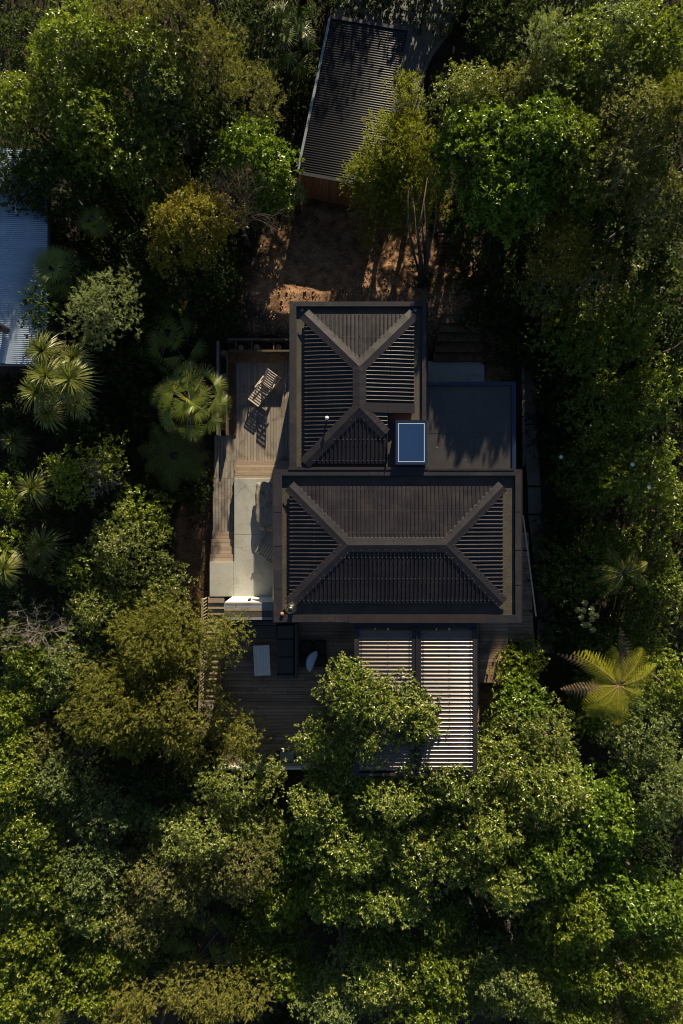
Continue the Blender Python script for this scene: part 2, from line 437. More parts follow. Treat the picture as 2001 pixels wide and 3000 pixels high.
def ground():
    xs = np.concatenate([np.linspace(-120,-30,10)[:-1], np.linspace(-30,-6,61)[:-1], np.linspace(-6,8,113)[:-1], np.linspace(8,30,56)[:-1], np.linspace(30,120,10)])
    ys = np.concatenate([np.linspace(-130,-30,11)[:-1], np.linspace(-30,-6,61)[:-1], np.linspace(-6,20,209)[:-1], np.linspace(20,36,33)[:-1], np.linspace(36,130,10)])
    X, Y = np.meshgrid(xs, ys)
    Z = np.interp(Y, GYx, GYz)
    F = np.zeros_like(Z)
    for j in range(Y.shape[0]):
        for i in range(X.shape[1]):
            x = X[j,i]; y = Y[j,i]
            if abs(x) < 31 and abs(y) < 37:
                a = noise.noise((x*0.5, y*0.5, 0))*0.16 + noise.noise((x*1.7, y*1.7, 3))*0.06 + noise.noise((x*4.5, y*4.5, 7))*0.03
                if y > 14.5: a *= 0.15
                F[j,i] = a
    Z = Z + F
    # cut for house platform: keep soil below floor slabs
    H = (X > -5.9) & (X < 8.5) & (Y < 7.3) & (Y > -5)
    Z[H] = np.minimum(Z[H], -1.12)
    n = len(xs)
    verts = np.stack([X.ravel(), Y.ravel(), Z.ravel()], 1)
    idx = np.arange(len(verts)).reshape(X.shape)
    f = np.stack([idx[:-1,:-1].ravel(), idx[:-1,1:].ravel(), idx[1:,1:].ravel(), idx[1:,:-1].ravel()], 1)
    me = bpy.data.meshes.new('ground')
    me.from_pydata(verts.tolist(), [], f.tolist())
    me.polygons.foreach_set('use_smooth', [True]*len(me.polygons))
    m = M['soil']
    # bare clay shows in the clearing between shed and house and beside the terrace: blend by place
    nt = m.node_tree; N, L = nt.nodes, nt.links
    b = N['Principled BSDF']; src = b.inputs['Base Color'].links[0].from_socket
    geo = N.new('ShaderNodeNewGeometry')
    def blob(cx, cy, rx, ry):
        a = N.new('ShaderNodeVectorMath'); a.operation = 'SUBTRACT'; a.inputs[1].default_value = (cx, cy, 0)
        L.new(geo.outputs['Position'], a.inputs[0])
        c = N.new('ShaderNodeVectorMath'); c.operation = 'MULTIPLY'; c.inputs[1].default_value = (1/rx, 1/ry, 0)
        L.new(a.outputs[0], c.inputs[0])
        d = N.new('ShaderNodeVectorMath'); d.operation = 'LENGTH'; L.new(c.outputs[0], d.inputs[0])
        return d.outputs['Value']
    vals = [blob(0.2, 11.4, 4.9, 4.3), blob(-6.8, -2.6, 1.5, 6.0), blob(5.6, 8.6, 3.6, 3.6), blob(7.2, -10.0, 1.7, 4.5), blob(-5.0, -9.5, 1.9, 3.2)]
    cur = vals[0]
    for v in vals[1:]:
        mn = N.new('ShaderNodeMath'); mn.operation = 'MINIMUM'
        L.new(cur, mn.inputs[0]); L.new(v, mn.inputs[1]); cur = mn.outputs[0]
    nz = N.new('ShaderNodeTexNoise'); nz.inputs['Scale'].default_value = 0.9; nz.inputs['Detail'].default_value = 6
    L.new(geo.outputs['Position'], nz.inputs[0])
    ad = N.new('ShaderNodeMath'); ad.operation = 'ADD'; L.new(cur, ad.inputs[0]); L.new(nz.outputs[0], ad.inputs[1])
    mr = N.new('ShaderNodeMapRange'); mr.inputs[1].default_value = 1.25; mr.inputs[2].default_value = 1.55
    mr.inputs[3].default_value = 1; mr.inputs[4].default_value = 0
    L.new(ad.outputs[0], mr.inputs[0])
    n2 = N.new('ShaderNodeTexNoise'); n2.inputs['Scale'].default_value = 2.2; n2.inputs['Detail'].default_value = 10; n2.inputs['Roughness'].default_value = 0.72
    L.new(geo.outputs['Position'], n2.inputs[0])
    cr = N.new('ShaderNodeValToRGB'); e = cr.color_ramp.elements
    e[0].position = 0.34; e[0].color = (0.065,0.036,0.020,1); e[1].position = 0.68; e[1].color = (0.38,0.235,0.135,1)
    q = e.new(0.5); q.color = (0.215,0.120,0.064,1)
    L.new(n2.outputs[0], cr.inputs[0])
    mx = N.new('ShaderNodeMix'); mx.data_type = 'RGBA'
    L.new(mr.outputs[0], mx.inputs[0]); L.new(src, mx.inputs[6]); L.new(cr.outputs[0], mx.inputs[7])
    L.new(mx.outputs[2], b.inputs['Base Color'])
    me.materials.append(m)
    me.update()
    o = link('ground', me)
    tag(o, kind='structure')
ground()

# ------------------------------------------------------------------ shared unit board for planks
def unit_box(mat):
    me = bpy.data.meshes.new('board')
    me.from_pydata([(-.5,-.5,-1),(.5,-.5,-1),(.5,.5,-1),(-.5,.5,-1),(-.5,-.5,0),(.5,-.5,0),(.5,.5,0),(-.5,.5,0)], [],
                   [(0,3,2,1),(4,5,6,7),(0,1,5,4),(1,2,6,5),(2,3,7,6),(3,0,4,7)])
    me.materials.append(mat); me.update()
    return me
UNIT = {}
def plank(name, parent, x0, x1, y0, y1, ztop, th, matkey, jitter=0.0, rz=0.0):
    if matkey not in UNIT: UNIT[matkey] = unit_box(M[matkey])
    o = bpy.data.objects.new(name, UNIT[matkey])
    COL.objects.link(o)
    o.parent = parent
    pl = parent.location if parent is not None else Vector((0,0,0))
    o.location = ((x0+x1)/2 - pl.x, (y0+y1)/2 - pl.y, ztop - pl.z + random.uniform(-jitter, jitter))
    o.scale = (x1-x0, y1-y0, th)
    o.rotation_euler = (0, 0, rz)
    return o

rnd = random.Random(7)

# ------------------------------------------------------------------ ribbed roof sheets
def rib_profile(L, spacing, w_rib, h, kind='trap', off=None):
    out = []
    if kind == 'trap':
        n = int(L/spacing)
        o = off if off is not None else (L - n*spacing)/2
        s = o
        out.append((0.0, 0.0))
        while s < L - w_rib:
            if s > w_rib:
                out += [(s-w_rib/2, 0), (s-w_rib*0.28, h*0.86), (s-w_rib*0.14, h), (s+w_rib*0.14, h), (s+w_rib*0.28, h*0.86), (s+w_rib/2, 0)]
            s += spacing
        out.append((L, 0.0))
    else:
        m = 8
        n = int(L/spacing*m)
        for i in range(n+1):
            s = L*i/n
            out.append((s, h*(0.5+0.5*math.cos(2*math.pi*s/spacing))))
    return out

def ribbed(name, mat, parent, origin, sdir, tdir, tanp, z0, prof, T0, T1, smooth=False, zoff=0.0, close=True):
    """sheet whose ribs run along tdir (up-slope); profile runs along sdir"""
    mb = MB()
    sd = Vector((sdir[0], sdir[1], 0)); td = Vector((tdir[0], tdir[1], 0))
    rows = []
    for s, h in prof:
        a, b = T0(s), T1(s)
        if b < a: b = a
        p0 = Vector((origin[0], origin[1], 0)) + sd*s + td*a
        p1 = Vector((origin[0], origin[1], 0)) + sd*s + td*b
        rows.append(((p0.x, p0.y, z0 + a*tanp + h + zoff), (p1.x, p1.y, z0 + b*tanp + h + zoff)))
    n = len(rows)
    vs = []
    for a, b in rows: vs += [a, b]
    fs = []
    cr = (sd.x*td.y - sd.y*td.x)
    for i in range(n-1):
        f = (2*i, 2*i+2, 2*i+3, 2*i+1)
        fs.append(f if cr > 0 else f[::-1])
    if close:
        base = len(vs)
        for (s, h), (a, b) in zip(prof, rows):
            vs.append((a[0], a[1], a[2]-h-0.03))
        for i in range(n-1):
            fs.append((2*i, base+i, base+i+1, 2*i+2))
    mb.add(vs, fs)
    return mb.build(name, mat, parent, smooth=smooth)

def hip_cap(name, parent, a, b, w, zfun, lift=0.05, mat=None, ext=0.0):
    """V-shaped flashing along a->b (plan points), resting on the two slopes"""
    a = Vector((a[0], a[1], 0)); b = Vector((b[0], b[1], 0))
    d = (b-a).normalized(); n = Vector((-d.y, d.x, 0))
    a = a - d*ext
    mb = MB(); vs = []
    K = 10
    for i in range(K+1):
        p = a + (b-a)*(i/K)
        for k in (-1, -0.5, 0, 0.5, 1):
            q = p + n*(k*w/2)
            z = zfun(q.x, q.y) + lift + (0.012 if k == 0 else 0)
            if abs(k) == 1: z -= 0.01
            vs.append((q.x, q.y, z + 0.004*math.sin(i*2.1+k)))
    fs = []
    for i in range(K):
        for j in range(4):
            o = i*5+j
            fs.append((o, o+5, o+6, o+1))
    mb.add(vs, fs)
    # turned-down lips
    vs2 = []; fs2 = []
    for sgn, j in ((-1, 0), (1, 4)):
        st = len(vs2)
        for i in range(K+1):
            p = vs[i*5+j]
            vs2 += [p, (p[0], p[1], p[2]-0.045)]
        for i in range(K):
            fs2.append((st+2*i, st+2*i+1, st+2*i+3, st+2*i+2))
    mb.add(vs2, fs2)
    o = mb.build(name, mat or M['cap'], parent)
    return o

def screws(name, parent, pts, r=0.015):
    mb = MB()
    for p in pts:
        mb.box(p[0]-r, p[0]+r, p[1]-r, p[1]+r, p[2], p[2]+0.012)
    o = mb.build(name, M['screw'], parent)
    o['kind'] = 'stuff'
    return o

# ------------------------------------------------------------------ THE HOUSE
ZP = 3.10       # parapet top
ZT = 2.93       # gutter tray
ZE = 3.13       # eaves of hipped roofs
TANP = 0.155

house = empty('house', (*P(1100, 1500, 0), 0.0), 'dark brown house with two hipped metal roofs in the middle of the clearing', 'house')

def ring(parent, xo0, xo1, yo0, yo1, xi0, xi1, yi0, yi1, z0, z1, sides='NSEW', mats=None, name='parapet'):
    mats = mats or {}
    e = 0.002
    if 'N' in sides: MB().poly([(xo0,yo1),(xi0,yi1),(xi1,yi1),(xo1,yo1)][::1][::-1], z0, z1).build(name, M[mats.get('N','parapet')], parent)
    if 'S' in sides: MB().poly([(xo0,yo0),(xo1,yo0),(xi1,yi0),(xi0,yi0)], z0, z1-e).build(name, M[mats.get('S','parapet')], parent)
    if 'W' in sides: MB().poly([(xo0,yo0),(xi0,yi0),(xi0,yi1),(xo0,yo1)], z0, z1-2*e).build(name, M[mats.get('W','parapet')], parent)
    if 'E' in sides: MB().poly([(xo1,yo0),(xo1,yo1),(xi1,yi1),(xi1,yi0)], z0, z1-3*e).build(name, M[mats.get('E','parapet')], parent)

# --- main (south) block
mx0, my1 = P(802, 1375, ZP); mx1, my0 = P(1527, 1824, ZP)
ix0, iy1 = P(826, 1393, ZP); ix1, iy0 = P(1510, 1802, ZP)
ring(house, mx0, mx1, my0, my1, ix0, ix1, iy0, iy1, ZT-0.15, ZP)
MB().box(ix0-0.05, ix1+0.05, iy0-0.05, iy1+0.05, ZT-0.1, ZT).build('gutter_tray', M['tray'], house)
# thin standing edge on the parapets (outer drip fold) and newer dark capping piece on the south side
cx0, cy = P(1021, 1800, ZP); cx1, _ = P(1420, 1800, ZP)
MB().box(cx0, cx1, my0-0.012, iy0+0.03, ZP+0.002, ZP+0.022).build('capping', M['parapet_new'], house)
MB().box(mx0+0.05, cx0-0.02, my0+0.02, my0+0.07, ZP+0.001, ZP+0.013).build('capping', M['parapet'], house)
ax0, ay_ = P(845, 1378, ZP); ax1, _ = P(1254, 1378, ZP)
MB().box(ax0, ax1, my1-0.02, my1+0.10, ZP-0.02, ZP+0.03).build('capping', M['parapet_new'], house)
MB().box(ax1+0.03, mx1-0.3, my1-0.05, my1+0.03, ZP-0.02, ZP+0.022).build('capping', M['parapet'], house)
def drip(xe, sgn, y0, y1, ztop, w=0.13, h=0.27):
    MB().add([(xe,y0,ztop-0.006),(xe,y1,ztop-0.006),(xe+sgn*w,y1,ztop-h),(xe+sgn*w,y0,ztop-h),(xe,y0,ztop-h),(xe,y1,ztop-h)],
             [(0,1,2,3),(4,3,2,5),(0,3,4),(1,5,2)]).build('drip_flashing', M['cap'], house)
def laps(x0, x1, y, w, z, n):
    for i in range(1, n):
        x = x0+(x1-x0)*i/n+rnd.uniform(-0.2,0.2)
        MB().box(x-0.012, x+0.012, y-w/2, y+w/2, z, z+0.006).build('lap_joint', M['cap'], house)
laps(mx0, mx1, (my1+iy1)/2, 0.2, ZP+0.0, 5)
laps(mx0, mx0+4.0, (my0+iy0)/2, 0.24, ZP+0.0, 3)
for (xa, xb, ya, yb, nn_) in ((mx0, ix0, my0, my1, 4), (ix1, mx1, my0, my1, 4)):
    for i in range(1, nn_):
        y = ya+(yb-ya)*i/nn_+rnd.uniform(-0.2,0.2)
        MB().box(xa+0.01, xb-0.01, y-0.012, y+0.012, ZP-0.004, ZP+0.004).build('lap_joint', M['cap'], house)
# walls
WALL_OFF = 0.22
MB().box(mx0+WALL_OFF, mx1-WALL_OFF, my0+WALL_OFF, my1-0.02, -2.6, ZT-0.14).build('wall', M['wall_dark'], house)
drip(mx0+0.001, -1, my0, my1, ZP, 0.08)
drip(mx1-0.001, 1, my0, my1, ZP)
# sliding doors on the west, south and east faces
def glazed(x0, x1, y0, y1, z0, z1):
    w = MB().box(x0, x1, y0, y1, z0, z1).build('window', M['black'], house)
    if (x1-x0) < (y1-y0):
        MB().box(x0-0.012, x1+0.012, y0+0.07, y1-0.07, z0+0.07, z1-0.07).build('pane', M['skydark'], w)
    else:
        MB().box(x0+0.07, x1-0.07, y0-0.012, y1+0.012, z0+0.07, z1-0.07).build('pane', M['skydark'], w)
M['skydark'] = surf('dark_window_glass', (0.01,0.013,0.016), rough=0.05, spec=0.7)
xw = mx0+WALL_OFF
glazed(xw-0.05, xw+0.02, my1-3.4, my1-0.9, 0.02, 2.15)
glazed(xw-0.05, xw+0.02, my1-5.6, my1-3.9, 0.02, 2.15)
yw = my0+WALL_OFF
glazed(mx0+2.2, mx0+4.6, yw-0.05, yw+0.02, 0.02, 2.2)
glazed(mx0+5.2, mx0+8.6, yw-0.05, yw+0.02, 0.02, 2.2)

rx0, ry1 = P(848, 1424, ZE); rx1, ry0 = P(1473, 1767, ZE)
HW = (ry1-ry0)/2
def zmain(x, y): return ZE + TANP*min(x-rx0, rx1-x, y-ry0, ry1-y)
SP = 0.1735
RW, RH = 0.075, 0.042
def tri_T(L, tmax): return lambda s: min(s, L-s, tmax)
def with_breaks(prof, br):
    ps = [p for p in prof]
    for b_ in br:
        for i in range(len(ps)-1):
            if ps[i][0] < b_ < ps[i+1][0]:
                t = (b_-ps[i][0])/(ps[i+1][0]-ps[i][0])
                ps.insert(i+1, (b_, ps[i][1]*(1-t)+ps[i+1][1]*t)); break
    return ps
zero = lambda s: 0.0
LX, LY = rx1-rx0, ry1-ry0
pN = with_breaks(rib_profile(LX, SP, RW, RH), [HW, LX-HW])
ribbed('roof_slope', M['roof'], house, (rx0, ry1), (1,0), (0,-1), TANP, ZE, pN, zero, tri_T(LX, HW))
ribbed('roof_slope', M['roof'], house, (rx0, ry0), (1,0), (0,1), TANP, ZE, pN, zero, tri_T(LX, HW))
pW = with_breaks(rib_profile(LY, SP, RW, RH), [HW])
ribbed('roof_slope', M['roof'], house, (rx0, ry0), (0,1), (1,0), TANP, ZE, pW, zero, tri_T(LY, HW))
ribbed('roof_slope', M['roof'], house, (rx1, ry0), (0,1), (-1,0), TANP, ZE, pW, zero, tri_T(LY, HW))
ym = (ry0+ry1)/2
CW = 0.54
for (a, b_) in (((rx0,ry0),(rx0+HW,ym)), ((rx0,ry1),(rx0+HW,ym)), ((rx1,ry0),(rx1-HW,ym)), ((rx1,ry1),(rx1-HW,ym))):
    hip_cap('hip_cap', house, a, b_, CW, zmain)
hip_cap('ridge_cap', house, (rx0+HW-0.05,ym), (rx1-HW+0.05,ym), 0.60, zmain, lift=0.056)
pts = []
for s, h in pN:
    if h == RH:
        for t in (0.13, 1.05, 1.95):
            if t < tri_T(LX, HW)(s)-0.15:
                pts.append((rx0+s, ry1-t, ZE+t*TANP+RH)); pts.append((rx0+s, ry0+t, ZE+t*TANP+RH))
for s, h in pW:
    if h == RH:
        for t in (0.1, 1.05):
            if t < tri_T(LY, HW)(s)-0.15:
                pts.append((rx0+t, ry0+s, ZE+t*TANP+RH)); pts.append((rx1-t, ry0+s, ZE+t*TANP+RH))
for (a, b_) in (((rx0,ry0),(rx0+HW,ym)), ((rx0,ry1),(rx0+HW,ym)), ((rx1,ry0),(rx1-HW,ym)), ((rx1,ry1),(rx1-HW,ym)), ((rx0+HW,ym),(rx1-HW,ym))):
    a = Vector(a); b_ = Vector(b_); d = (b_-a).normalized(); n = Vector((-d.y, d.x)); L_ = (b_-a).length
    t = 0.2
    while t < L_-0.2:
        for k in (-1, 1):
            q = a + d*t + n*k*0.21
            pts.append((q.x, q.y, zmain(q.x, q.y)+0.062))
        t += 0.34
screws('roof_screws', house, pts)
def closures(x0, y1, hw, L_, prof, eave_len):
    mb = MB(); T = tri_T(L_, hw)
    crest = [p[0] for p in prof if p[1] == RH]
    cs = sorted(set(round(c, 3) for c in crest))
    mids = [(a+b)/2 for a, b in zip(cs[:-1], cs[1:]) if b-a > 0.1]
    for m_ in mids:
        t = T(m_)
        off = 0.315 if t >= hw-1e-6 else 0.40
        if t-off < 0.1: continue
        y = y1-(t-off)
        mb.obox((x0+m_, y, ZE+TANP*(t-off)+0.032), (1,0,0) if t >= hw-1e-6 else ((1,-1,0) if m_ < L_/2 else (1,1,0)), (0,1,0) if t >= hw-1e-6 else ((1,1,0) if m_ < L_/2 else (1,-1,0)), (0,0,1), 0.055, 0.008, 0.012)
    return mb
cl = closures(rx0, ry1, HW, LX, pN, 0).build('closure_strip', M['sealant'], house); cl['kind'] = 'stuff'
# skirt below the roof eaves
MB().box(rx0+0.06, rx1-0.06, ry0+0.06, ry1-0.06, ZT, ZE-0.012).build('upstand', M['roof'], house)

# --- north block
ey1n = P(1512, 1118, 2.78)[1]+0.01
ux0, uy1 = P(848, 883, ZP); ux1, _ = P(1249, 883, ZP); uy0 = my1 + 0.03
jx0, jy1 = P(868, 897, ZP); jx1, _ = P(1237, 897, ZP)
ring(house, ux0, ux1, uy0, uy1, jx0, jx1, uy0, jy1, ZT-0.15, ZP-0.012, sides='NEW')
MB().box(jx0-0.05, jx1+0.05, uy0+0.002, jy1+0.05, ZT-0.102, ZT-0.004).build('gutter_tray', M['tray'], house)
MB().box(ux0+0.3, ux1-0.15, uy0, uy1-0.15, -2.6, ZT-0.14).build('wall', M['wall_dark'], house)
glazed(ux0+0.24, ux0+0.32, uy0+0.8, uy0+3.6, -0.78, 1.4)
glazed(ux0+0.24, ux0+0.32, uy0+4.2, uy0+5.2, -0.78, 1.4)
# recess in the west face: its dark shade put in as a black strip
wx, wy1 = P(850, 968, ZP); _, wy0 = P(850, 1234, ZP)
MB().box(wx-0.035, wx+0.045, wy0, wy1, ZT-0.5, ZP-0.03).build('fascia_or_recess', M['black'], house)
qx0, qy1 = P(892, 920, ZE); qx1, qy0 = P(1213, 1358, ZE)
HU = (qx1-qx0)/2
ncx, ncy = P(1134, 1211, ZE)   # notch corner
_, ncap = P(1134, 1183, ZE)
LXu, LYu = qx1-qx0, qy1-qy0
def zup(x, y): return ZE + TANP*min(x-qx0, qx1-x, y-qy0, qy1-y)
pNu = with_breaks(rib_profile(LXu, SP, RW, RH), [HU])
ribbed('roof_slope', M['roof'], house, (qx0, qy1), (1,0), (0,-1), TANP, ZE, pNu, zero, tri_T(LXu, HU))
Ls = ncx-qx0
pSu = [p for p in with_breaks(rib_profile(LXu, SP, RW, RH), [HU]) if p[0] <= Ls] + [(Ls, 0.0)]
ribbed('roof_slope', M['roof'], house, (qx0, qy0), (1,0), (0,1), TANP, ZE, pSu, zero, tri_T(LXu, HU))
pWu = with_breaks(rib_profile(LYu, SP, RW, RH), [HU, LYu-HU])
ribbed('roof_slope', M['roof'], house, (qx0, qy0), (0,1), (1,0), TANP, ZE, pWu, zero, tri_T(LYu, HU))
# east slope, s from north to south; beyond the notch only the strip west of ncx remains
sN = qy1-ncy
tcut = qx1-ncx
pE = with_breaks(rib_profile(LYu, SP, RW, RH), [HU, sN, LYu-HU])
pE1 = [p for p in pE if p[0] <= sN]
pE2 = [p for p in pE if p[0] >= sN]
TE = tri_T(LYu, HU)
ribbed('roof_slope', M['roof'], house, (qx1, qy1), (0,-1), (-1,0), TANP, ZE, pE1, zero, TE)
ribbed('roof_slope', M['roof'], house, (qx1, qy1), (0,-1), (-1,0), TANP, ZE, pE2, lambda s: tcut, TE, close=True)
xm = (qx0+qx1)/2
hip_cap('hip_cap', house, (qx0,qy1), (xm,qy1-HU), CW, zup)
hip_cap('hip_cap', house, (qx1,qy1), (xm,qy1-HU), CW, zup)
hip_cap('hip_cap', house, (qx0,qy0), (xm,qy0+HU), CW, zup)
hip_cap('hip_cap', house, (ncx-0.08, qy0+(qx1-ncx)+0.08), (xm,qy0+HU), CW, zup)
hip_cap('ridge_cap', house, (xm,qy1-HU+0.05), (xm,qy0+HU-0.05), 0.56, zup, lift=0.056)
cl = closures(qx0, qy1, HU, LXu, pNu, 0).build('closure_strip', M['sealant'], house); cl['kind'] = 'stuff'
# apron flashing at the notch
mb = MB()
fy1, fy0 = ncap+0.0, ncy-0.0
for (xa, xb) in ((xm+0.25, ncx), (ncx+0.01, qx1+0.02)):
    vs = [(xa, fy0, ZE+TANP*(qx1-xa)+0.052), (xb, fy0, ZE+TANP*(qx1-xb)+0.052), (xb, fy1, ZE+TANP*(qx1-xb)+0.058), (xa, fy1, ZE+TANP*(qx1-xa)+0.058),
          (xa, fy0, ZE-0.05), (xb, fy0, ZE-0.05)]
    mb.add(vs, [(0,1,2,3),(4,5,1,0)])
mb.build('apron_flashing', M['cap'], house)
MB().box(ncx-0.0, ncx+0.012, qy0+0.1, ncy, ZT, ZE+TANP*tcut+0.01).build('apron_flashing', M['roof'], house)
pts = []
for s, h in pNu:
    if h == RH:
        for t in (0.12, 1.0, 1.8):
            if t < tri_T(LXu, HU)(s)-0.15:
                pts.append((qx0+s, qy1-t, ZE+t*TANP+RH))
                if s < Ls-0.1: pts.append((qx0+s, qy0+t, ZE+t*TANP+RH))
for s, h in pWu:
    if h == RH:
        for t in (0.1, 1.0):
            if t < tri_T(LYu, HU)(s)-0.15:
                pts.append((qx0+t, qy0+s, ZE+t*TANP+RH))
                if qy0+s > ncy: pts.append((qx1-t, qy0+s, ZE+t*TANP+RH))
screws('roof_screws', house, pts)
MB().poly([(qx0+0.06,qy0+0.06),(ncx-0.03,qy0+0.06),(ncx-0.03,ncy+0.03),(qx1-0.06,ncy+0.03),(qx1-0.06,qy1-0.06),(qx0+0.06,qy1-0.06)], ZT, ZE-0.012).build('upstand', M['roof'], house)
drip(ux1-0.001, 1, ey1n, uy1, ZP-0.012, 0.10)
# rainwater outlets
for (u, v) in ((885, 908), (1216, 909)):
    x, y = P(u, v, ZT)
    o = MB().lathe((x, y, ZT), [(0.085,0),(0.085,0.03),(0.06,0.05),(0.02,0.055)], 14).build('roof_outlet', M['gutter_blue'], house, smooth=True)
# roof vent with storm collar
x, y = P(958, 1226, 3.45)
vt = MB().lathe((x, y, 3.2), [(0.035,0),(0.035,0.42)], 10).build('vent_pipe', M['stain_steel'], house, smooth=True)
MB().lathe((x, y, 3.60), [(0.03,0),(0.085,0.015),(0.07,0.05),(0.02,0.075)], 12).build('cowl', M['white'], vt, smooth=True)

# --- east annex with flat membrane roof
ZA = 2.78
ex0 = ux1 + 0.004; ex1, ey1 = P(1512, 1118, ZA); ey0 = my1+0.034
MB().box(ex0, ex1-0.16, ey0, ey1-0.16, ZA-0.3, ZA-0.10).build('flat_roof', M['annex'], house)
_, sy = P(1400, 1267, ZA)
MB().box(ex0+0.02, ex1-0.17, sy-0.03, sy+0.01, ZA-0.10, ZA-0.094).build('roof_seam', M['annex'], house)
MB().box(ex0, ex1, ey1-0.16, ey1, ZA-0.3, ZA).build('parapet', M['blue_frame'], house)
MB().box(ex1-0.16, ex1, ey0, ey1-0.162, ZA-0.3, ZA-0.003).build('parapet', M['blue_frame'], house)
MB().box(ex0, ex1-0.12, ey0, ey1-0.12, -2.6, ZA-0.302).build('wall', M['wall_dark'], house)

# --- skylight
ZS = 3.42
sx0, sy1 = P(1159, 1232, ZS); sx1, sy0 = P(1252, 1361, ZS)
sk = MB().box(sx0+0.03, sx1-0.03, sy0+0.03, sy1-0.03, ZT-0.02, ZS-0.05).build('skylight', M['cedar'], house)
fw = 0.07
MB().box(sx0, sx1, sy1-fw, sy1, ZS-0.06, ZS).build('frame', M['blue_frame'], sk)
MB().box(sx0, sx1, sy0, sy0+fw, ZS-0.06, ZS).build('frame', M['blue_frame'], sk)
MB().box(sx0, sx0+fw, sy0+fw, sy1-fw, ZS-0.06, ZS-0.002).build('frame', M['blue_frame'], sk)
MB().box(sx1-fw, sx1, sy0+fw, sy1-fw, ZS-0.06, ZS-0.002).build('frame', M['blue_frame'], sk)
MB().box(sx0+fw, sx1-fw, sy0+fw, sy1-fw, ZS-0.04, ZS-0.008).build('pane', M['skyglass'], sk)
a = 0.11; w = 0.03
mb = MB()
mb.box(sx0+a, sx1-a, sy1-a-w, sy1-a, ZS-0.007, ZS-0.003)
mb.box(sx0+a, sx1-a, sy0+a, sy0+a+w, ZS-0.007, ZS-0.003)
mb.box(sx0+a, sx0+a+w, sy0+a+w, sy1-a-w, ZS-0.007, ZS-0.0035)
mb.box(sx1-a-w, sx1-a, sy0+a+w, sy1-a-w, ZS-0.007, ZS-0.0035)
mb.build('spacer_line', M['pale_line'], sk)
MB().box(sx0-0.01, sx1+0.01, sy1, sy1+0.02, ZS-0.05, ZS+0.01).build('drip_edge', M['parapet'], sk)
# brown staining dam between skylight and main block
MB().box(sx0-0.2, sx1+0.05, my1+0.12, my1+0.20, ZT, ZT+0.05).build('kerb', M['tray'], house)

# --- chimney flue at the south-west corner
fx, fy = P(856, 1776, 3.3)
fl = MB().lathe((fx, fy, ZT), [(0.10,0),(0.10,0.95)], 20).build('chimney_flue', M['stain_steel'], house, smooth=True)
MB().lathe((fx, fy, ZT+0.90), [(0.10,0),(0.235,0.03),(0.24,0.12),(0.225,0.30),(0.17,0.40),(0.12,0.46),(0.115,0.58)], 24).build('cowl', M['stain_steel'], fl, smooth=True)
MB().lathe((fx, fy, ZT+1.48), [(0.108,0),(0.108,0.012),(0.02,0.016)], 18).build('flue_cap', M['black'], fl, smooth=True)
tx, ty = P(826, 1799, 3.2)
pot = MB().lathe((tx, ty, ZP), [(0.05,0),(0.08,0.03),(0.075,0.08),(0.03,0.10)], 10).build('clay_cap', M['terracotta'], smooth=True)
tag(pot, 'small orange clay lump on the parapet corner beside the chimney flue', 'clay cap')

# ------------------------------------------------------------------ CONCRETE TERRACE
tx1 = mx0+WALL_OFF+0.02
pA = P(686, 1402, 0); pB = P(614, 1646, 0); pC = P(800, 1748, 0)
ter = MB().poly([(pA[0], pA[1]), (pA[0], pB[1]), (pB[0], pB[1]), (pB[0], pC[1]), (tx1+0.1, pC[1]), (tx1+0.1, pA[1])][::-1][::-1], -1.7, 0.0)
ter.f = [f for f in ter.f]
ter = ter.build('terrace', M['concrete'], bevel=0.012)
tag(ter, kind='structure')
# expansion joint lines
jb = MB()
_, jy = P(0, 1565, 0)
jb.box(pA[0]+0.02, tx1, jy-0.006, jy+0.006, 0.0, 0.003)
jx_, _ = P(684, 0, 0)
jb.box(jx_-0.005, jx_+0.005, pC[1]+0.02, pB[1]-0.02, 0.0, 0.003)
o = jb.build('terrace_joint', M['sleeper']); tag(o, kind='structure')

# ------------------------------------------------------------------ NORTH DECK (boards run north-south)
ZD = -0.80
dk0 = P(692, 1058, ZD); dk1 = P(862, 1352, ZD)
nd = empty('north_deck', (dk0[0], dk0[1], ZD), 'grey weathered timber deck with lounger, north of the concrete terrace', 'deck')
dx1 = ux0+0.3
def boards_y(parent, x0, x1, y0, y1, z, mat, bw=0.14, gap=0.012, joints=0.0, jit=0.0015, th=0.03):
    n = max(1, round((x1-x0)/bw)); bw = (x1-x0)/n
    for i in range(n):
        a = x0+i*bw+gap/2; b = x0+(i+1)*bw-gap/2
        cuts = [y0]
        if joints:
            yy = y0 + rnd.uniform(0.4, joints)
            while yy < y1-0.4:
                cuts.append(yy); yy += rnd.uniform(joints*0.7, joints*1.2)
        cuts.append(y1)
        for c, d in zip(cuts[:-1], cuts[1:]):
            plank('board', parent, a, b, c+0.002, d-0.002, z, th, mat, jit)
def boards_x(parent, x0, x1, y0, y1, z, mat, bw=0.14, gap=0.012, joints=0.0, jit=0.0015, th=0.03):
    n = max(1, round((y1-y0)/bw)); bw = (y1-y0)/n
    for i in range(n):
        a = y0+i*bw+gap/2; b = y0+(i+1)*bw-gap/2
        cuts = [x0]
        if joints:
            xx = x0 + rnd.uniform(0.5, joints)
            while xx < x1-0.4:
                cuts.append(xx); xx += rnd.uniform(joints*0.7, joints*1.2)
        cuts.append(x1)
        for c, d in zip(cuts[:-1], cuts[1:]):
            plank('board', parent, c+0.002, d-0.002, a, b, z, th, mat, jit)
boards_y(nd, dk0[0], dx1, dk1[1], dk0[1], ZD, 'wood_y')
MB().box(dk0[0]+0.02, dx1, dk1[1], dk0[1]-0.02, ZD-0.25, ZD-0.032).build('joists', M['sleeper'], nd)
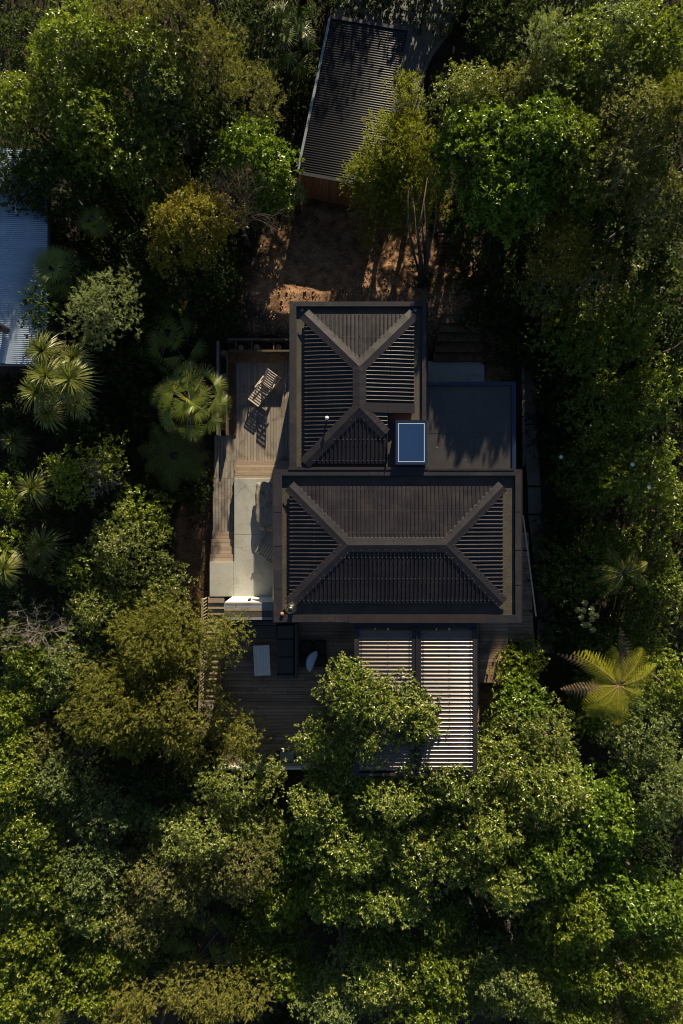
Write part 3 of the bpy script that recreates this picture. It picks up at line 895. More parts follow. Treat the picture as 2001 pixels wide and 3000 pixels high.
# west landing, level with the deck
la0 = P(628, 1276, ZD)
boards_y(nd, la0[0], dk0[0]-0.004, dk1[1], la0[1], ZD-0.004, 'wood_y')
MB().box(la0[0]+0.02, dk0[0]-0.02, dk1[1], la0[1]-0.02, ZD-0.25, ZD-0.04).build('joists', M['sleeper'], nd)

# three wide steps up to the terrace
st = empty('terrace_steps', (dk0[0], dk1[1]-0.4, ZD), 'short flight of pinkish timber steps between north deck and concrete terrace', 'steps')
y_top, y_bot = dk1[1], pA[1]+0.004
ts = (y_top-y_bot)/3
for k in range(3):
    z = ZD + 0.2*(k+1)
    ya = y_top - ts*(k+1)
    boards_x(st, dk0[0]+0.01, dx1, ya+0.002, ya+ts-0.004, z, 'wood_x', bw=ts/2)
    MB().box(dk0[0]+0.03, dx1, ya+ts-0.03, ya+ts-0.008, z-0.2, z-0.031).build('riser', M['wood_x'], st)
    MB().box(dk0[0]+0.03, dx1, ya+0.004, ya+ts-0.03, z-0.22, z-0.032).build('joists', M['sleeper'], st)

# west walkway: B then C then steps up to the terrace corner
wk = empty('side_walkway', (*P(655, 1470, -0.68), -0.7), 'narrow grey boardwalk along the west edge of the terrace', 'boardwalk')
b0 = P(626, 1352, -0.76); b1 = P(690, 1402, -0.76)
boards_y(wk, b0[0], pA[0]-0.01, b1[1], dk1[1]-0.006, -0.76, 'wood_y')
c0 = P(623, 1402, -0.68); c1 = P(688, 1556, -0.68)
boards_y(wk, c0[0], pA[0]-0.01, c1[1], b1[1]-0.006, -0.70, 'wood_y')
MB().box(c0[0]+0.03, pA[0]-0.02, c1[1], dk1[1], -1.4, -0.80).build('joists', M['sleeper'], wk)
ss = empty('side_steps', (*P(650, 1600, -0.5), -0.7), 'four sunlit timber steps climbing from the boardwalk to the terrace corner', 'steps')
ytop = c1[1]; ybot = pB[1]+0.006
ts = (ytop-ybot)/4
for k in range(4):
    z = -0.70 + 0.14*(k+1)
    ya = ytop - ts*(k+1)
    xl = P(621-2*k, 0, z)[0]
    boards_x(ss, xl, pA[0]-0.01, ya+0.002, ya+ts-0.004, z, 'wood_x', bw=ts/2)
    MB().box(xl+0.02, pA[0]-0.012, ya+0.004, ya+ts-0.01, z-0.16, z-0.032).build('riser', M['wood_x'], ss)

# south-west stair going down beside the lower deck, with balustrade
sw = empty('garden_stair', (*P(635, 1850, -0.8), -1.6), 'long timber stair descending beside the lower deck under the olive tree', 'stairs')
yy = pC[1]-0.006; z = -0.03; k = 0
while k < 17:
    xl = P(609-1.6*k, 0, 0)[0]; xr = P(657, 0, 0)[0]
    boards_x(sw, xl, xr, yy-0.29, yy-0.004, z, 'wood_x', bw=0.145)
    MB().box(xl+0.02, xr-0.01, yy-0.28, yy-0.012, z-0.17, z-0.034).build('riser', M['wood_x'], sw)
    yy -= 0.295; z -= 0.065; k += 1
boards_y(sw, P(582,0,0)[0], P(657,0,0)[0], yy-1.9, yy-0.01, z+0.02, 'wood_y')
rl = empty('stair_balustrade', (*P(600, 1850, 0), -1.0), 'pale timber balustrade with thin balusters along the garden stair', 'balustrade')
p0 = Vector((P(608,0,0)[0]-0.05, pC[1]+0.02, 0.85)); p1 = Vector((P(582,0,0)[0]-0.05, yy-1.7, z+0.95))
MB().bar(p0, p1, 0.09, 0.05).build('handrail', M['fence_wood'], rl)
nb = 44
for i in range(nb):
    q = p0 + (p1-p0)*((i+0.5)/nb)
    MB().box(q.x-0.022, q.x+0.022, q.y-0.022, q.y+0.022, q.z-0.92, q.z-0.03).build('baluster', M['fence_wood'], rl)

# ------------------------------------------------------------------ LOW ANNEX with white wall south of the terrace
ZL = 2.08
wxl, wyt = P(658, 1765, ZL); _, wyb = P(658, 1813, ZL)
wxr = mx0+0.25
sb = empty('bar_wall', ((wxl+wxr)/2, (wyt+wyb)/2, 0.0), 'white rendered screen wall with timber capped flat top between terrace and lower deck', 'wall')
MB().box(wxl, wxr, wyt-0.10, wyt, -0.05, ZL).build('white_wall', M['white'], sb)
MB().box(wxl+0.02, wxr, wyb+0.02, wyt-0.102, -0.6, ZL-0.05).build('wall_core', M['wall_dark'], sb)
yt = wyt
spans = [(0.0,0.09,'wood_y',0.012),(0.10,0.23,'gutter_blue',0.0),(0.24,0.36,'wood_y',0.01),(0.37,0.64,'tray',0.0),(0.65,0.76,'gutter_blue',0.012)]
for (a, b_, mk, dz) in spans:
    MB().box(wxl-0.01, wxr-0.001, yt-b_, yt-a, ZL-0.045, ZL+0.006+dz).build('capping_board', M[mk], sb)
lx, ly = P(731, 1760, 1.5)
lt = MB().box(lx-0.06, lx+0.06, wyt+0.001, wyt+0.10, 1.35, 1.75).build('wall_lamp', M['black'], bevel=0.02)
tag(lt, 'small black wall lamp on the white wall facing the concrete terrace', 'lamp')

# ------------------------------------------------------------------ LOWER DECK
ZK = 0.0
k0 = P(658, 1815, ZK); k1 = P(1404, 2238, ZK)
ld = empty('lower_deck', (*P(900, 2050, 0), 0.0), 'large brown hardwood deck in shade, south of the house, with sofa and table', 'deck')
boards_x(ld, k0[0], k1[0], k1[1]+0.62, my0+WALL_OFF-0.0, ZK-0.01, 'deck_low', bw=0.163, joints=4.2)
MB().box(k0[0]+0.05, k1[0]-0.05, k1[1]+0.02, my0+WALL_OFF, ZK-0.30, ZK-0.045).build('joists', M['sleeper'], ld)
e2 = P(1488, 2000, ZK)
boards_x(ld, k1[0]+0.01, e2[0], e2[1], my0+WALL_OFF, ZK-0.01, 'deck_low', bw=0.163)
MB().box(k1[0]+0.02, e2[0]-0.03, e2[1]+0.03, my0+WALL_OFF, ZK-0.30, ZK-0.045).build('joists', M['sleeper'], ld)
# southern strip of lengthwise boards with a stair opening
ya, yb = k1[1]+0.06, k1[1]+0.61
ox0 = P(806,0,0)[0]; ox1 = P(868,0,0)[0]
boards_y(ld, k0[0], ox0, ya, yb, ZK-0.012, 'deck_low_y', bw=0.10)
boards_y(ld, ox1, k1[0], ya, yb, ZK-0.012, 'deck_low_y', bw=0.13)
MB().box(ox0+0.02, ox1-0.02, ya, yb, ZK-0.04, ZK-0.020).build('hatch_frame', M['black'], ld)
MB().box(ox0+0.24, ox1-0.12, ya+0.05, yb-0.03, ZK-0.019, ZK-0.006).build('hatch_panel', M['gutter_blue'], ld)
MB().box(k0[0], k1[0], k1[1]-0.08, k1[1]+0.055, ZK-0.28, ZK+0.01).build('edge_board', M['wood_x'], ld)
MB().box(k0[0]-0.3, k1[0]+0.05, k1[1]-0.17, k1[1]-0.085, ZK-0.2, ZK+0.25).build('fascia_or_recess', M['white'], ld)
for px_ in np.linspace(k0[0]+0.3, k1[0]-0.3, 6):
    MB().box(px_-0.07, px_+0.07, k1[1]+0.3, k1[1]+0.44, -4.6, -0.3).build('pile', M['sleeper'], ld)
    MB().box(px_-0.07, px_+0.07, my0-1.5, my0-1.36, -3.6, -0.3).build('pile', M['sleeper'], ld)
# glass balustrade on the deck's west side
gb = empty('glass_balustrade', (k0[0], k1[1], 0), 'clear glass balustrade on the west side of the lower deck', 'balustrade')
gy0, gy1 = k1[1]+0.3, P(0,1880,0)[1]
n = 4; L_ = (gy1-gy0)/n
for i in range(n):
    MB().box(k0[0]+0.03, k0[0]+0.045, gy0+i*L_+0.02, gy0+(i+1)*L_-0.02, 0.06, 1.0).build('pane', M['glass'], gb)
    MB().box(k0[0]+0.01, k0[0]+0.065, gy0+i*L_-0.012, gy0+i*L_+0.012, 0, 0.25).build('spigot', M['stain_steel'], gb)

# ------------------------------------------------------------------ PERGOLA with clear corrugated sheets
ZG = 2.86
pg = empty('pergola', (*P(1220, 2050, ZK), 0.0), 'brown steel pergola with two bays of clear corrugated roofing south of the house', 'pergola')
g0 = P(1038, 1836, ZG); g1 = P(1398, 2268, ZG)
bayA = (P(1053,1840,ZG)[0], P(1206,0,ZG)[0]); bayB = (P(1234,0,ZG)[0], P(1384,0,ZG)[0])
yN, yS = P(0,1840,ZG)[1], P(0,2258,ZG)[1]
def beam(x0, x1, y0, y1, z0, z1, mk='cap'): return MB().box(x0, x1, y0, y1, z0, z1).build('beam', M[mk], pg)
beam(g0[0], bayA[0]-0.002, yS-0.1, yN, ZG-0.22, ZG+0.03, 'parapet')
beam(bayA[1]+0.002, bayB[0]-0.002, yS-0.1, yN, ZG-0.22, ZG+0.03)
MB().box((bayA[1]+bayB[0])/2-0.03, (bayA[1]+bayB[0])/2+0.03, yS-0.1, yN+0.02, ZG+0.03, ZG+0.07).build('gutter_ridge', M['cap'], pg)
beam(bayB[1]+0.002, g1[0], yS-0.1, yN, ZG-0.22, ZG+0.03, 'parapet')
beam(g0[0], g1[0], yS-0.22, yS-0.104, ZG-0.22, ZG+0.02, 'parapet')
beam(g0[0], g1[0], yN+0.004, my0-0.01, ZG-0.22, ZG-0.03)
for (a, b_) in (bayA, bayB):
    L_ = yN - yS - 0.12
    prof = []
    sp = 0.172
    s = 0.0
    nn = int(L_/sp)
    prof.append((0, 0))
    for i in range(nn):
        c = (i+0.5)*sp + (L_-nn*sp)/2
        for k in range(7):
            t = k/6
            prof.append((c-0.026+0.052*t, 0.030*math.sin(math.pi*t)))
    prof.append((L_, 0))
    ribbed('clear_sheet', M['poly'], pg, (a, yS+0.02), (0,1), (1,0), 0.0, ZG, prof, zero, lambda s: b_-a, smooth=True, close=False)
    for fxx in (0.04, 0.55, 0.96):
        MB().box(a+(b_-a)*fxx-0.03, a+(b_-a)*fxx+0.03, yS, yN, ZG-0.14, ZG-0.012).build('purlin', M['bleached'] if fxx == 0.55 else M['cap'], pg)
    MB().box(a+(b_-a)*0.3-0.02, a+(b_-a)*0.3+0.02, yS, yN, ZG-0.12, ZG-0.014).build('purlin', M['bleached'], pg)
    pts = []
    for i in range(nn):
        c = yS+0.02 + (i+0.5)*sp + (L_-nn*sp)/2
        for fxx in (0.04, 0.55, 0.96):
            if fxx != 0.55 or i % 2 == 0: pts.append((a+(b_-a)*fxx, c, ZG+0.034))
    mb = MB()
    for p in pts: mb.box(p[0]-0.024, p[0]+0.024, p[1]-0.024, p[1]+0.024, p[2], p[2]+0.016)
    o = mb.build('fixing_washers', M['black'], pg); o['kind'] = 'stuff'
for (px_, py_) in ((g0[0]+0.06, yS-0.05), (g1[0]-0.06, yS-0.05), ((bayA[1]+bayB[0])/2, yS-0.05)):
    MB().box(px_-0.05, px_+0.05, py_-0.05, py_+0.05, 0.0, ZG-0.22).build('post', M['cap'], pg)
# leaf debris lying in the pans of the sheets
def flat_leaves(name, pts, size, mat, r, parent=None):
    n = len(pts)
    P_ = np.array(pts)
    ang = r.uniform(0, 2*np.pi, n); s = size*r.uniform(0.5, 1.3, n)
    tx = np.cos(ang); ty = np.sin(ang)
    tilt = r.uniform(-0.35, 0.35, n)
    D = np.stack([tx, ty, tilt*0.6], 1)*s[:,None]; S = np.stack([-ty, tx, tilt], 1)*(s*0.42)[:,None]
    V = np.stack([P_-D*0.5, P_+S*0.5, P_+D*0.5, P_-S*0.5], 1).reshape(-1,3)
    F = np.arange(4*n).reshape(-1,4)
    me = bpy.data.meshes.new(name); me.from_pydata(V.tolist(), [], F.tolist()); me.materials.append(mat)
    at = me.attributes.new('tint', 'FLOAT', 'FACE'); at.data.foreach_set('value', r.uniform(0,1,n).astype(np.float32))
    o = link(name, me, parent); return o
rg = np.random.RandomState(5)
pts = []
for (a, b_) in (bayA, bayB):
    for i in range(2600):
        y = rg.uniform(yS+0.1, yN-0.1)
        k = ((y-(yS+0.02)-(L_-nn*sp)/2)/sp) % 1.0
        if 0.28 < k < 0.72: continue
        x = rg.uniform(a+0.03, b_-0.03)
        if noise.noise((x*1.3, y*1.3, 2)) < rg.uniform(-0.5, 0.45): continue
        pts.append((x, y, ZG+0.008+rg.uniform(0,0.01)))
LM['litter'] = leaf_mat('litter_leaves', (0.09,0.045,0.025), (0.22,0.12,0.065), (0.42,0.30,0.19), 0.7, 0.3, 0.1, (1.2,1,0.8))
o = flat_leaves('leaf_debris', pts, 0.045, LM['litter'], rg)
tag(o, 'brown fallen leaves caught in the pans of the clear pergola roof', 'leaf litter', kind='stuff')

# ------------------------------------------------------------------ SHED with corrugated mono-pitch roof
zl, zr = 1.50, 1.72
TL = Vector(P(970, 54, zl)); BL = Vector(P(876, 504, zl))
TR = Vector(P(1206, 107, zr)); BR = Vector(P(1112, 560, zr))
yv = (TL-BL).normalized(); xv = Vector((yv.y, -yv.x))
Ls_ = (TL-BL).length; Ws = (TR-TL).dot(xv)
shed = empty('shed', (*( (BL+TR)/2 ), gz(0,16)), 'dark corrugated roofed shed with orange cedar walls beside the driveway', 'shed')
prof = rib_profile(Ls_, 0.108, 0, 0.021, 'sine')
ribbed('roof_sheet', M['shed_roof'], shed, BL, (yv.x,yv.y), (xv.x,xv.y), (zr-zl)/Ws, zl, prof, zero, lambda s: Ws-0.16, smooth=True)
def shed_pt(s, t, z): q = BL + yv*s + xv*t; return (q.x, q.y, z)
MB().bar(shed_pt(-0.02, -0.06, zl-0.02), shed_pt(Ls_*0.5, -0.06, zl-0.02), 0.11, 0.10).build('gutter', M['gutter_blue'], shed)
MB().bar(shed_pt(Ls_*0.5+0.01, -0.06, zl-0.022), shed_pt(Ls_, -0.06, zl-0.022), 0.11, 0.10).build('gutter', M['gutter_blue'], shed)
MB().bar(shed_pt(-0.05, -0.02, zl+0.02), shed_pt(-0.05, Ws, zr+0.03), 0.16, 0.06).build('barge_flashing', M['cap'], shed)
MB().bar(shed_pt(Ls_+0.05, -0.02, zl+0.02), shed_pt(Ls_+0.05, Ws, zr+0.03), 0.16, 0.06).build('barge_flashing', M['cap'], shed)
MB().bar(shed_pt(-0.12, Ws-0.09, zr+0.03), shed_pt(Ls_+0.12, Ws-0.09, zr+0.03), 0.22, 0.06).build('barge_flashing', M['cap'], shed)
gzs = -1.1
wp = [shed_pt(0.12, 0.06, 0), shed_pt(0.12, Ws-0.35, 0), shed_pt(Ls_-0.1, Ws-0.35, 0), shed_pt(Ls_-0.1, 0.06, 0)]
MB().poly([(p[0], p[1]) for p in wp], gzs-0.4, zl-0.06).build('wall', M['wall_dark'], shed)
nbd = 24
for i in range(nbd):
    t0 = 0.06+(Ws-0.41)*i/nbd; t1 = 0.06+(Ws-0.41)*(i+1)/nbd
    a_ = Vector(shed_pt(0.10, t0+0.006, 0)); b__ = Vector(shed_pt(0.10, t1-0.006, 0))
    mb = MB(); c = (a_+b__)/2; c.z = (gzs-0.35+zl-0.08)/2
    mb.obox(c, (xv.x,xv.y,0), (yv.x,yv.y,0), (0,0,1), (b__-a_).length/2, 0.014, (zl-0.08-gzs+0.35)/2)
    mb.build('cladding_board', M['cedar'], shed)
MB().lathe(shed_pt(Ls_-0.35, Ws+0.02, zr-0.15), [(0.04,0),(0.05,0.06),(0.03,0.1)], 8).build('gutter_outlet', M['black'], shed)

# ------------------------------------------------------------------ NEIGHBOUR'S BLUE ROOF
ZN = 2.6
n0 = P(-420, 1067, ZN); n1 = P(139, 440, ZN)
nh = empty('neighbour_house', (n1[0]-3, n1[1]-5, gz(0,8)), 'neighbouring building with pale corrugated roof tinted sky blue at the left edge', 'house')
Ln = n1[1]-n0[1]
prof = rib_profile(Ln, 0.086, 0, 0.02, 'sine')
Wn = n1[0]-n0[0]
segs = 3
for i in range(3):
    pf = [p for p in prof if Ln*i/3-1e-6 <= p[0] <= Ln*(i+1)/3+0.12]
    ribbed('roof_sheet', M['blue_roof'], nh, (n1[0], n0[1]), (0,1), (-1,0), 0.09, ZN, pf, zero, lambda s: Wn, smooth=True, zoff=0.004*(i%2))
MB().box(n0[0], n1[0]-0.15, n0[1]+0.15, n1[1]-0.15, -1.8, ZN-0.12).build('wall', M['wall_dark'], nh)
MB().box(n1[0]-0.02, n1[0]+0.09, n0[1]+1.2, n1[1], ZN-0.1, ZN-0.0).build('gutter', M['wall_dark'], nh)
MB().box(n0[0], n1[0], n0[1]-0.06, n0[1]-0.005, ZN-0.12, ZN+0.05).build('barge_flashing', M['gutter_blue'], nh)
vx, vy = P(0, 955, ZN+1)
MB().lathe((P(-6,955,ZN+1)[0], vy, ZN+0.3), [(0.16,0),(0.16,0.9),(0.1,0.95)], 14).build('flue', M['parapet'], nh, smooth=True)

# ------------------------------------------------------------------ DRIVEWAY, PATHS, SLABS
def slab(name, uv, z, th, mat, kind='structure'):
    pts = [P(u, v, z) for u, v in uv]
    a = sum(pts[i][0]*pts[(i+1)%len(pts)][1]-pts[(i+1)%len(pts)][0]*pts[i][1] for i in range(len(pts)))
    if a < 0: pts = pts[::-1]
    o = MB().poly(pts, z-th, z).build(name, mat, bevel=0.01)
    tag(o, kind=kind); return o
arc = [(1345,0),(1338,40),(1320,75),(1290,112),(1262,150),(1242,195),(1235,235),(1228,330)]
slab('driveway', [(985,-1200),(985,-100),(978,30),(970,60),(960,330),(1228,330)]+arc[::-1][1:]+[(1370,-120),(1500,-1200)], -0.86, 0.5, M['driveway'])
slab('kerb', [(1228,330),(1235,235),(1242,195),(1262,150),(1290,112),(1320,75),(1338,40),(1345,0),(1370,-120),(1500,-1200),(1512,-1200),(1380,-120),(1353,0),(1346,43),(1328,80),(1298,117),(1270,155),(1250,199),(1243,237),(1236,330)], -0.78, 0.5, M['driveway'])
slab('concrete_pad', [(1250,1058),(1419,1058),(1419,1125),(1250,1125)], -0.70, 0.5, M['concrete'])
slab('concrete_path', [(1530,1085),(1565,1085),(1568,1165),(1570,1241),(1532,1241)], -0.75, 0.5, M['pebble_path'])
slab('concrete_path', [(1531,1245),(1571,1245),(1579,1345),(1584,1422),(1546,1422)], -0.85, 0.5, M['pebble_path'])
slab('concrete_path', [(1546,1426),(1584,1426),(1588,1505),(1548,1505)], -1.0, 0.5, M['pebble_path'])
slab('concrete_path', [(1547,1509),(1580,1509),(1592,1540),(1596,1648),(1566,1648)], -1.1, 0.5, M['pebble_path'])
slab('concrete_path', [(1570,1652),(1599,1652),(1620,1730),(1570,1730)], -1.2, 0.5, M['pebble_path'])
slab('concrete_path', [(1575,1734),(1622,1734),(1624,1915),(1530,1915),(1530,1885),(1575,1885)], -1.3, 0.5, M['pebble_path'])
fe = empty('path_fence', (*P(1527,1180,-0.8), -1.0), 'low timber edging fence between flat roofed annex and concrete path', 'fence')
a_ = P(1527, 1078, -0.2); b__ = P(1530, 1370, -0.2)
for k in range(6):
    t0, t1 = k/6, (k+1)/6
    MB().bar((a_[0]+(b__[0]-a_[0])*t0, a_[1]+(b__[1]-a_[1])*t0, -0.35), (a_[0]+(b__[0]-a_[0])*(t1-0.01), a_[1]+(b__[1]-a_[1])*(t1-0.01), -0.35), 0.12, 0.9).build('panel', M['sleeper'], fe)
# east timber stair with slanting rail
es = empty('east_stair', (*P(1535,1750,-1), -1.2), 'shaded timber stair between the house wall and the concrete path', 'stairs')
z = -0.3
y = P(0,1560,z)[1]; ye = P(0,1862,-1)[1]
k = 0
xl = mx1-WALL_OFF+0.02
while y > ye:
    xr = P(1548+ (P(0,1560,z)[1]-y)*3.4, 0, z)[0]
    boards_x(es, xl, xr, y-0.28, y, z, 'deck_low', bw=0.14)
    MB().box(xl, xr, y-0.27, y-0.005, z-0.14, z-0.035).build('riser', M['deck_low'], es)
    y -= 0.285; z -= 0.03; k += 1
boards_y(es, P(1490,0,z)[0], P(1567,0,z)[0], y-0.14, y, z-0.02, 'deck_low_y')
er = empty('stair_handrail', (*P(1550,1650,0), -1.0), 'slanting pale timber handrail beside the shaded east stair', 'handrail')
MB().bar((*P(1532,1510,0.35),0.35), (*P(1570,1805,0.0),0.0), 0.07, 0.06).build('rail', M['fence_wood'], er)
for t in (0.05, 0.35, 0.65, 0.97):
    q0 = Vector((*P(1532,1510,0.35),0.35)); q1 = Vector((*P(1570,1805,0.0),0.0)); q = q0+(q1-q0)*t
    MB().box(q.x-0.04, q.x+0.04, q.y-0.04, q.y+0.04, q.z-1.3, q.z-0.03).build('post', M['sleeper'], er)
# sleeper steps north-east of the house and further up the bank
ns = empty('garden_steps', (*P(1330,980,-0.3), -0.6), 'wide earth steps edged with timber sleepers on the bank north of the concrete pad', 'steps')
for i, (v, z) in enumerate(((918,0.42),(945,0.25),(972,0.02),(1004,-0.28),(1030,-0.5))):
    xa, ya = P(1294-i*6, v, z); xb, _ = P(1430, v, z)
    n = 2
    for j in range(n):
        MB().box(xa+(xb-xa)*j/n, xa+(xb-xa)*(j+1)/n-0.015, ya-0.06, ya+0.08, z-0.3, z+0.02).build('sleeper', M['sleeper'], ns)
    MB().box(xa, xb, ya-0.44, ya-0.062, z-0.35, z-0.03).build('earth_tread', M['mulch'], ns)
us = empty('bank_path_steps', (*P(1300,700,-0.6), -0.6), 'narrow shaded earth path with timber risers climbing towards the shed', 'steps')
for i in range(9):
    v = 585 + i*34; z = -0.95 + i*0.11
    xa, ya = P(1275+i*2.5, v, z); xb, _ = P(1345+i*2.5, v, z)
    MB().box(xa, xb, ya-0.05, ya+0.05, z-0.2, z+0.05).build('riser', M['sleeper'], us)
    MB().box(xa, xb, ya-0.42, ya-0.052, z-0.3, z+0.02).build('earth_tread', M['mulch'], us)

# ------------------------------------------------------------------ PLANTER / LOG FRAME north-west of the deck
lf = empty('log_planter', (*P(740,1015,-0.6), -0.9), 'timber framed planter holding upright cut logs at the north end of the deck', 'planter')
zf = -0.25
def uvbar(u0, v0, u1, v1, z, w, h, name, mk='sleeper'):
    a = P(u0, v0, z); b = P(u1, v1, z)
    return MB().bar((a[0],a[1],z), (b[0],b[1],z), w, h).build(name, M[mk], lf)
uvbar(668,997,850,997,zf,0.10,0.5,'rail'); uvbar(672,1031,850,1031,zf,0.09,0.5,'rail')
uvbar(641,1002,641,1276,zf,0.12,0.5,'rail','wood_y'); uvbar(668,1032,666,1276,zf,0.07,0.5,'rail')
for u in (693, 739, 803): uvbar(u,999,u,1029,zf-0.01,0.05,0.4,'cross_piece')
uvbar(643,1043,667,1043,zf-0.01,0.05,0.4,'cross_piece')
for (u, v, r) in ((706,1018,0.14),(752,1018,0.17),(816,1017,0.15),(655,1034,0.15),(657,1102,0.15)):
    x, y = P(u, v, zf)
    MB().lathe((x, y, zf-0.7), [(r,0),(r*0.98,0.66),(r*0.9,0.70)], 14).build('log', M['log'], lf)

# soil strip between planter and deck, and mulch beside terrace
sp_ = MB(); a_ = P(668,1033,-0.72); b__ = P(852,1062,-0.72)
o = MB().box(a_[0], b__[0], b__[1], a_[1], -1.2, -0.70).build('soil_bed', M['bank']); tag(o, kind='structure')
o = MB().box(P(668,0,-0.75)[0], P(692,0,-0.75)[0]-0.01, P(0,1276,-0.75)[1], b__[1]-0.005, -1.2, -0.75).build('soil_bed', M['mulch']); tag(o, kind='structure')

# ------------------------------------------------------------------ FURNITURE
def slat_chair(loc, rz, label, mk, group):
    """steamer-style slatted lounger: +x runs from foot to head, origin on the floor under the foot end"""
    t = empty('slatted_lounger', loc, label, 'lounger', group, rz)
    B = MB
    def part(name, mb, mk_=mk):
        me = bpy.data.meshes.new(name); me.from_pydata([tuple(v) for v in mb.v], [], mb.f); me.materials.append(M[mk_]); me.update()
        return link(name, me, t)
    W = 0.31
    for sy in (-1, 1):
        part('seat_rail', B().bar((0,sy*(W-0.03),0.36),(1.08,sy*(W-0.03),0.30),0.035,0.06))
        part('back_rail', B().bar((1.02,sy*(W-0.07),0.34),(1.62,sy*(W-0.07),1.02),0.03,0.05))
        part('leg', B().bar((0.12,sy*(W-0.03),0.35),(0.05,sy*(W-0.03),0.0),0.04,0.05))
        part('leg', B().bar((1.0,sy*(W-0.02),0.34),(1.25,sy*(W-0.02),0.0),0.04,0.05))
        part('rear_leg', B().bar((0.85,sy*W,0.45),(1.78,sy*W,0.02),0.035,0.05))
        part('armrest', B().bar((0.62,sy*(W+0.02),0.60),(1.30,sy*(W+0.02),0.58),0.06,0.025))
        part('arm_post', B().bar((0.70,sy*(W+0.02),0.33),(0.70,sy*(W+0.02),0.59),0.035,0.04))
    n = 9
    for i in range(n):
        x = 0.02+1.0*i/(n-1); z = 0.39-0.06*i/(n-1)+0.02
        part('slat', B().box(x-0.034,x+0.034,-W,W,z-0.008,z+0.014))
    n = 7
    for i in range(n):
        f = 0.06+0.92*i/(n-1)
        x = 1.02+0.60*f; z = 0.34+0.68*f
        part('slat', B().obox((x,0,z+0.03),(0,1,0),(0.6,0,0.68),(-0.68,0,0.6),W-0.03,0.042,0.009))
    part('stretcher', B().bar((1.76,-W,0.06),(1.76,W,0.06),0.035,0.035))
    part('stretcher', B().bar((0.08,-W,0.2),(0.08,W,0.2),0.03,0.03))
    return t
fx0, fy0_ = P(742, 1180, ZD+0.36)
slat_chair((fx0, fy0_, ZD), math.atan2(88, 66), 'sunlit bleached slatted lounger casting a striped shadow on the north deck', 'bleached', 'slatted timber loungers')
fx0, fy0_ = P(757, 1600, 0.36)
slat_chair((fx0, fy0_, 0.0), math.atan2(-56, 100), 'shaded grey slatted lounger half hidden under the eaves on the concrete terrace', 'grey_slat', 'slatted timber loungers')

# driftwood bench slab
def driftwood():
    a = P(748, 1412, 0.5); b = P(808, 1556, 0.5)
    nx, ny = 12, 30
    vs = []; fs = []
    for j in range(ny+1):
        v = j/ny
        y = a[1]+(b[1]-a[1])*v
        xl = a[0] + 0.06*noise.noise((v*5, 1.3, 0)) + (0.28*max(0, v-0.80)/0.2 if v > 0.80 else 0) + (0.10 if v < 0.03 else 0)
        xr = b[0]+0.25 + 0.05*noise.noise((v*4, 7, 0))
        for i in range(nx+1):
            u = i/nx
            x = xl+(xr-xl)*u
            rim = min(u, 1-u, v*2.2, (1-v)*2.2)
            z = 0.50 - 0.07*max(0, 1-rim*9) + 0.035*noise.noise((x*6, y*1.2, 2)) + 0.02*noise.noise((x*18, y*3, 5))
            yy_ = y + 0.05*noise.noise((u*6, v*3, 9)) * (1 if j in (0, ny) else 0.2)
            vs.append((x, yy_, z))
    top = len(vs)
    vs += [(p[0], p[1], 0.34) for p in vs[:top]]
    W_ = nx+1
    for j in range(ny):
        for i in range(nx):
            o = j*W_+i
            fs.append((o, o+W_, o+W_+1, o+1))
            fs.append((top+o, top+o+1, top+o+W_+1, top+o+W_))
    for i in range(nx):
        fs.append((i, i+1, top+i+1, top+i)); o = ny*W_+i; fs.append((o+1, o, top+o, top+o+1))
    for j in range(ny):
        o = j*W_; fs.append((o+W_, o, top+o, top+o+W_)); o = j*W_+nx; fs.append((o, o+W_, top+o+W_, top+o))
    t = empty('driftwood_bench', ((a[0]+b[0])/2, (a[1]+b[1])/2, 0), 'massive weathered driftwood slab bench on the concrete terrace under the eaves', 'bench')
    MB().add(vs, fs).build('slab', M['driftwood'], t, smooth=True)
    for yy in (a[1]-0.45, b[1]+0.55):
        MB().box(a[0]+0.22, b[0]+0.1, yy-0.15, yy+0.15, 0.0, 0.35).build('leg', M['driftwood'], t, bevel=0.03)
driftwood()

# white slatted table
t0 = P(767, 1935, 0.45)
tb = empty('low_table', (t0[0], t0[1], ZK), 'white slatted rectangular low table standing on the brown lower deck', 'table', None, R(2.6))
def local_part(parent, name, mb, mat, bevel=0.0):
    me = bpy.data.meshes.new(name); me.from_pydata([tuple(v) for v in mb.v], [], mb.f); me.materials.append(mat); me.update()
    o = link(name, me, parent)
    if bevel:
        b = o.modifiers.new('bevel','BEVEL'); b.width = bevel; b.segments = 2
    return o
for i in range(5):
    x = -0.30+0.15*i
    local_part(tb, 'slat', MB().box(x-0.0725, x+0.0725, -0.70, 0.70, 0.42, 0.45), M['table_white'])
for sx in (-1,1):
    for sy in (-1,1):
        local_part(tb, 'leg', MB().box(sx*0.32-0.03, sx*0.32+0.03, sy*0.64-0.03, sy*0.64+0.03, 0, 0.42), M['table_white'])
local_part(tb, 'apron', MB().box(-0.33,0.33,-0.66,-0.63,0.34,0.42), M['table_white'])
local_part(tb, 'apron', MB().box(-0.33,0.33,0.63,0.66,0.34,0.42), M['table_white'])

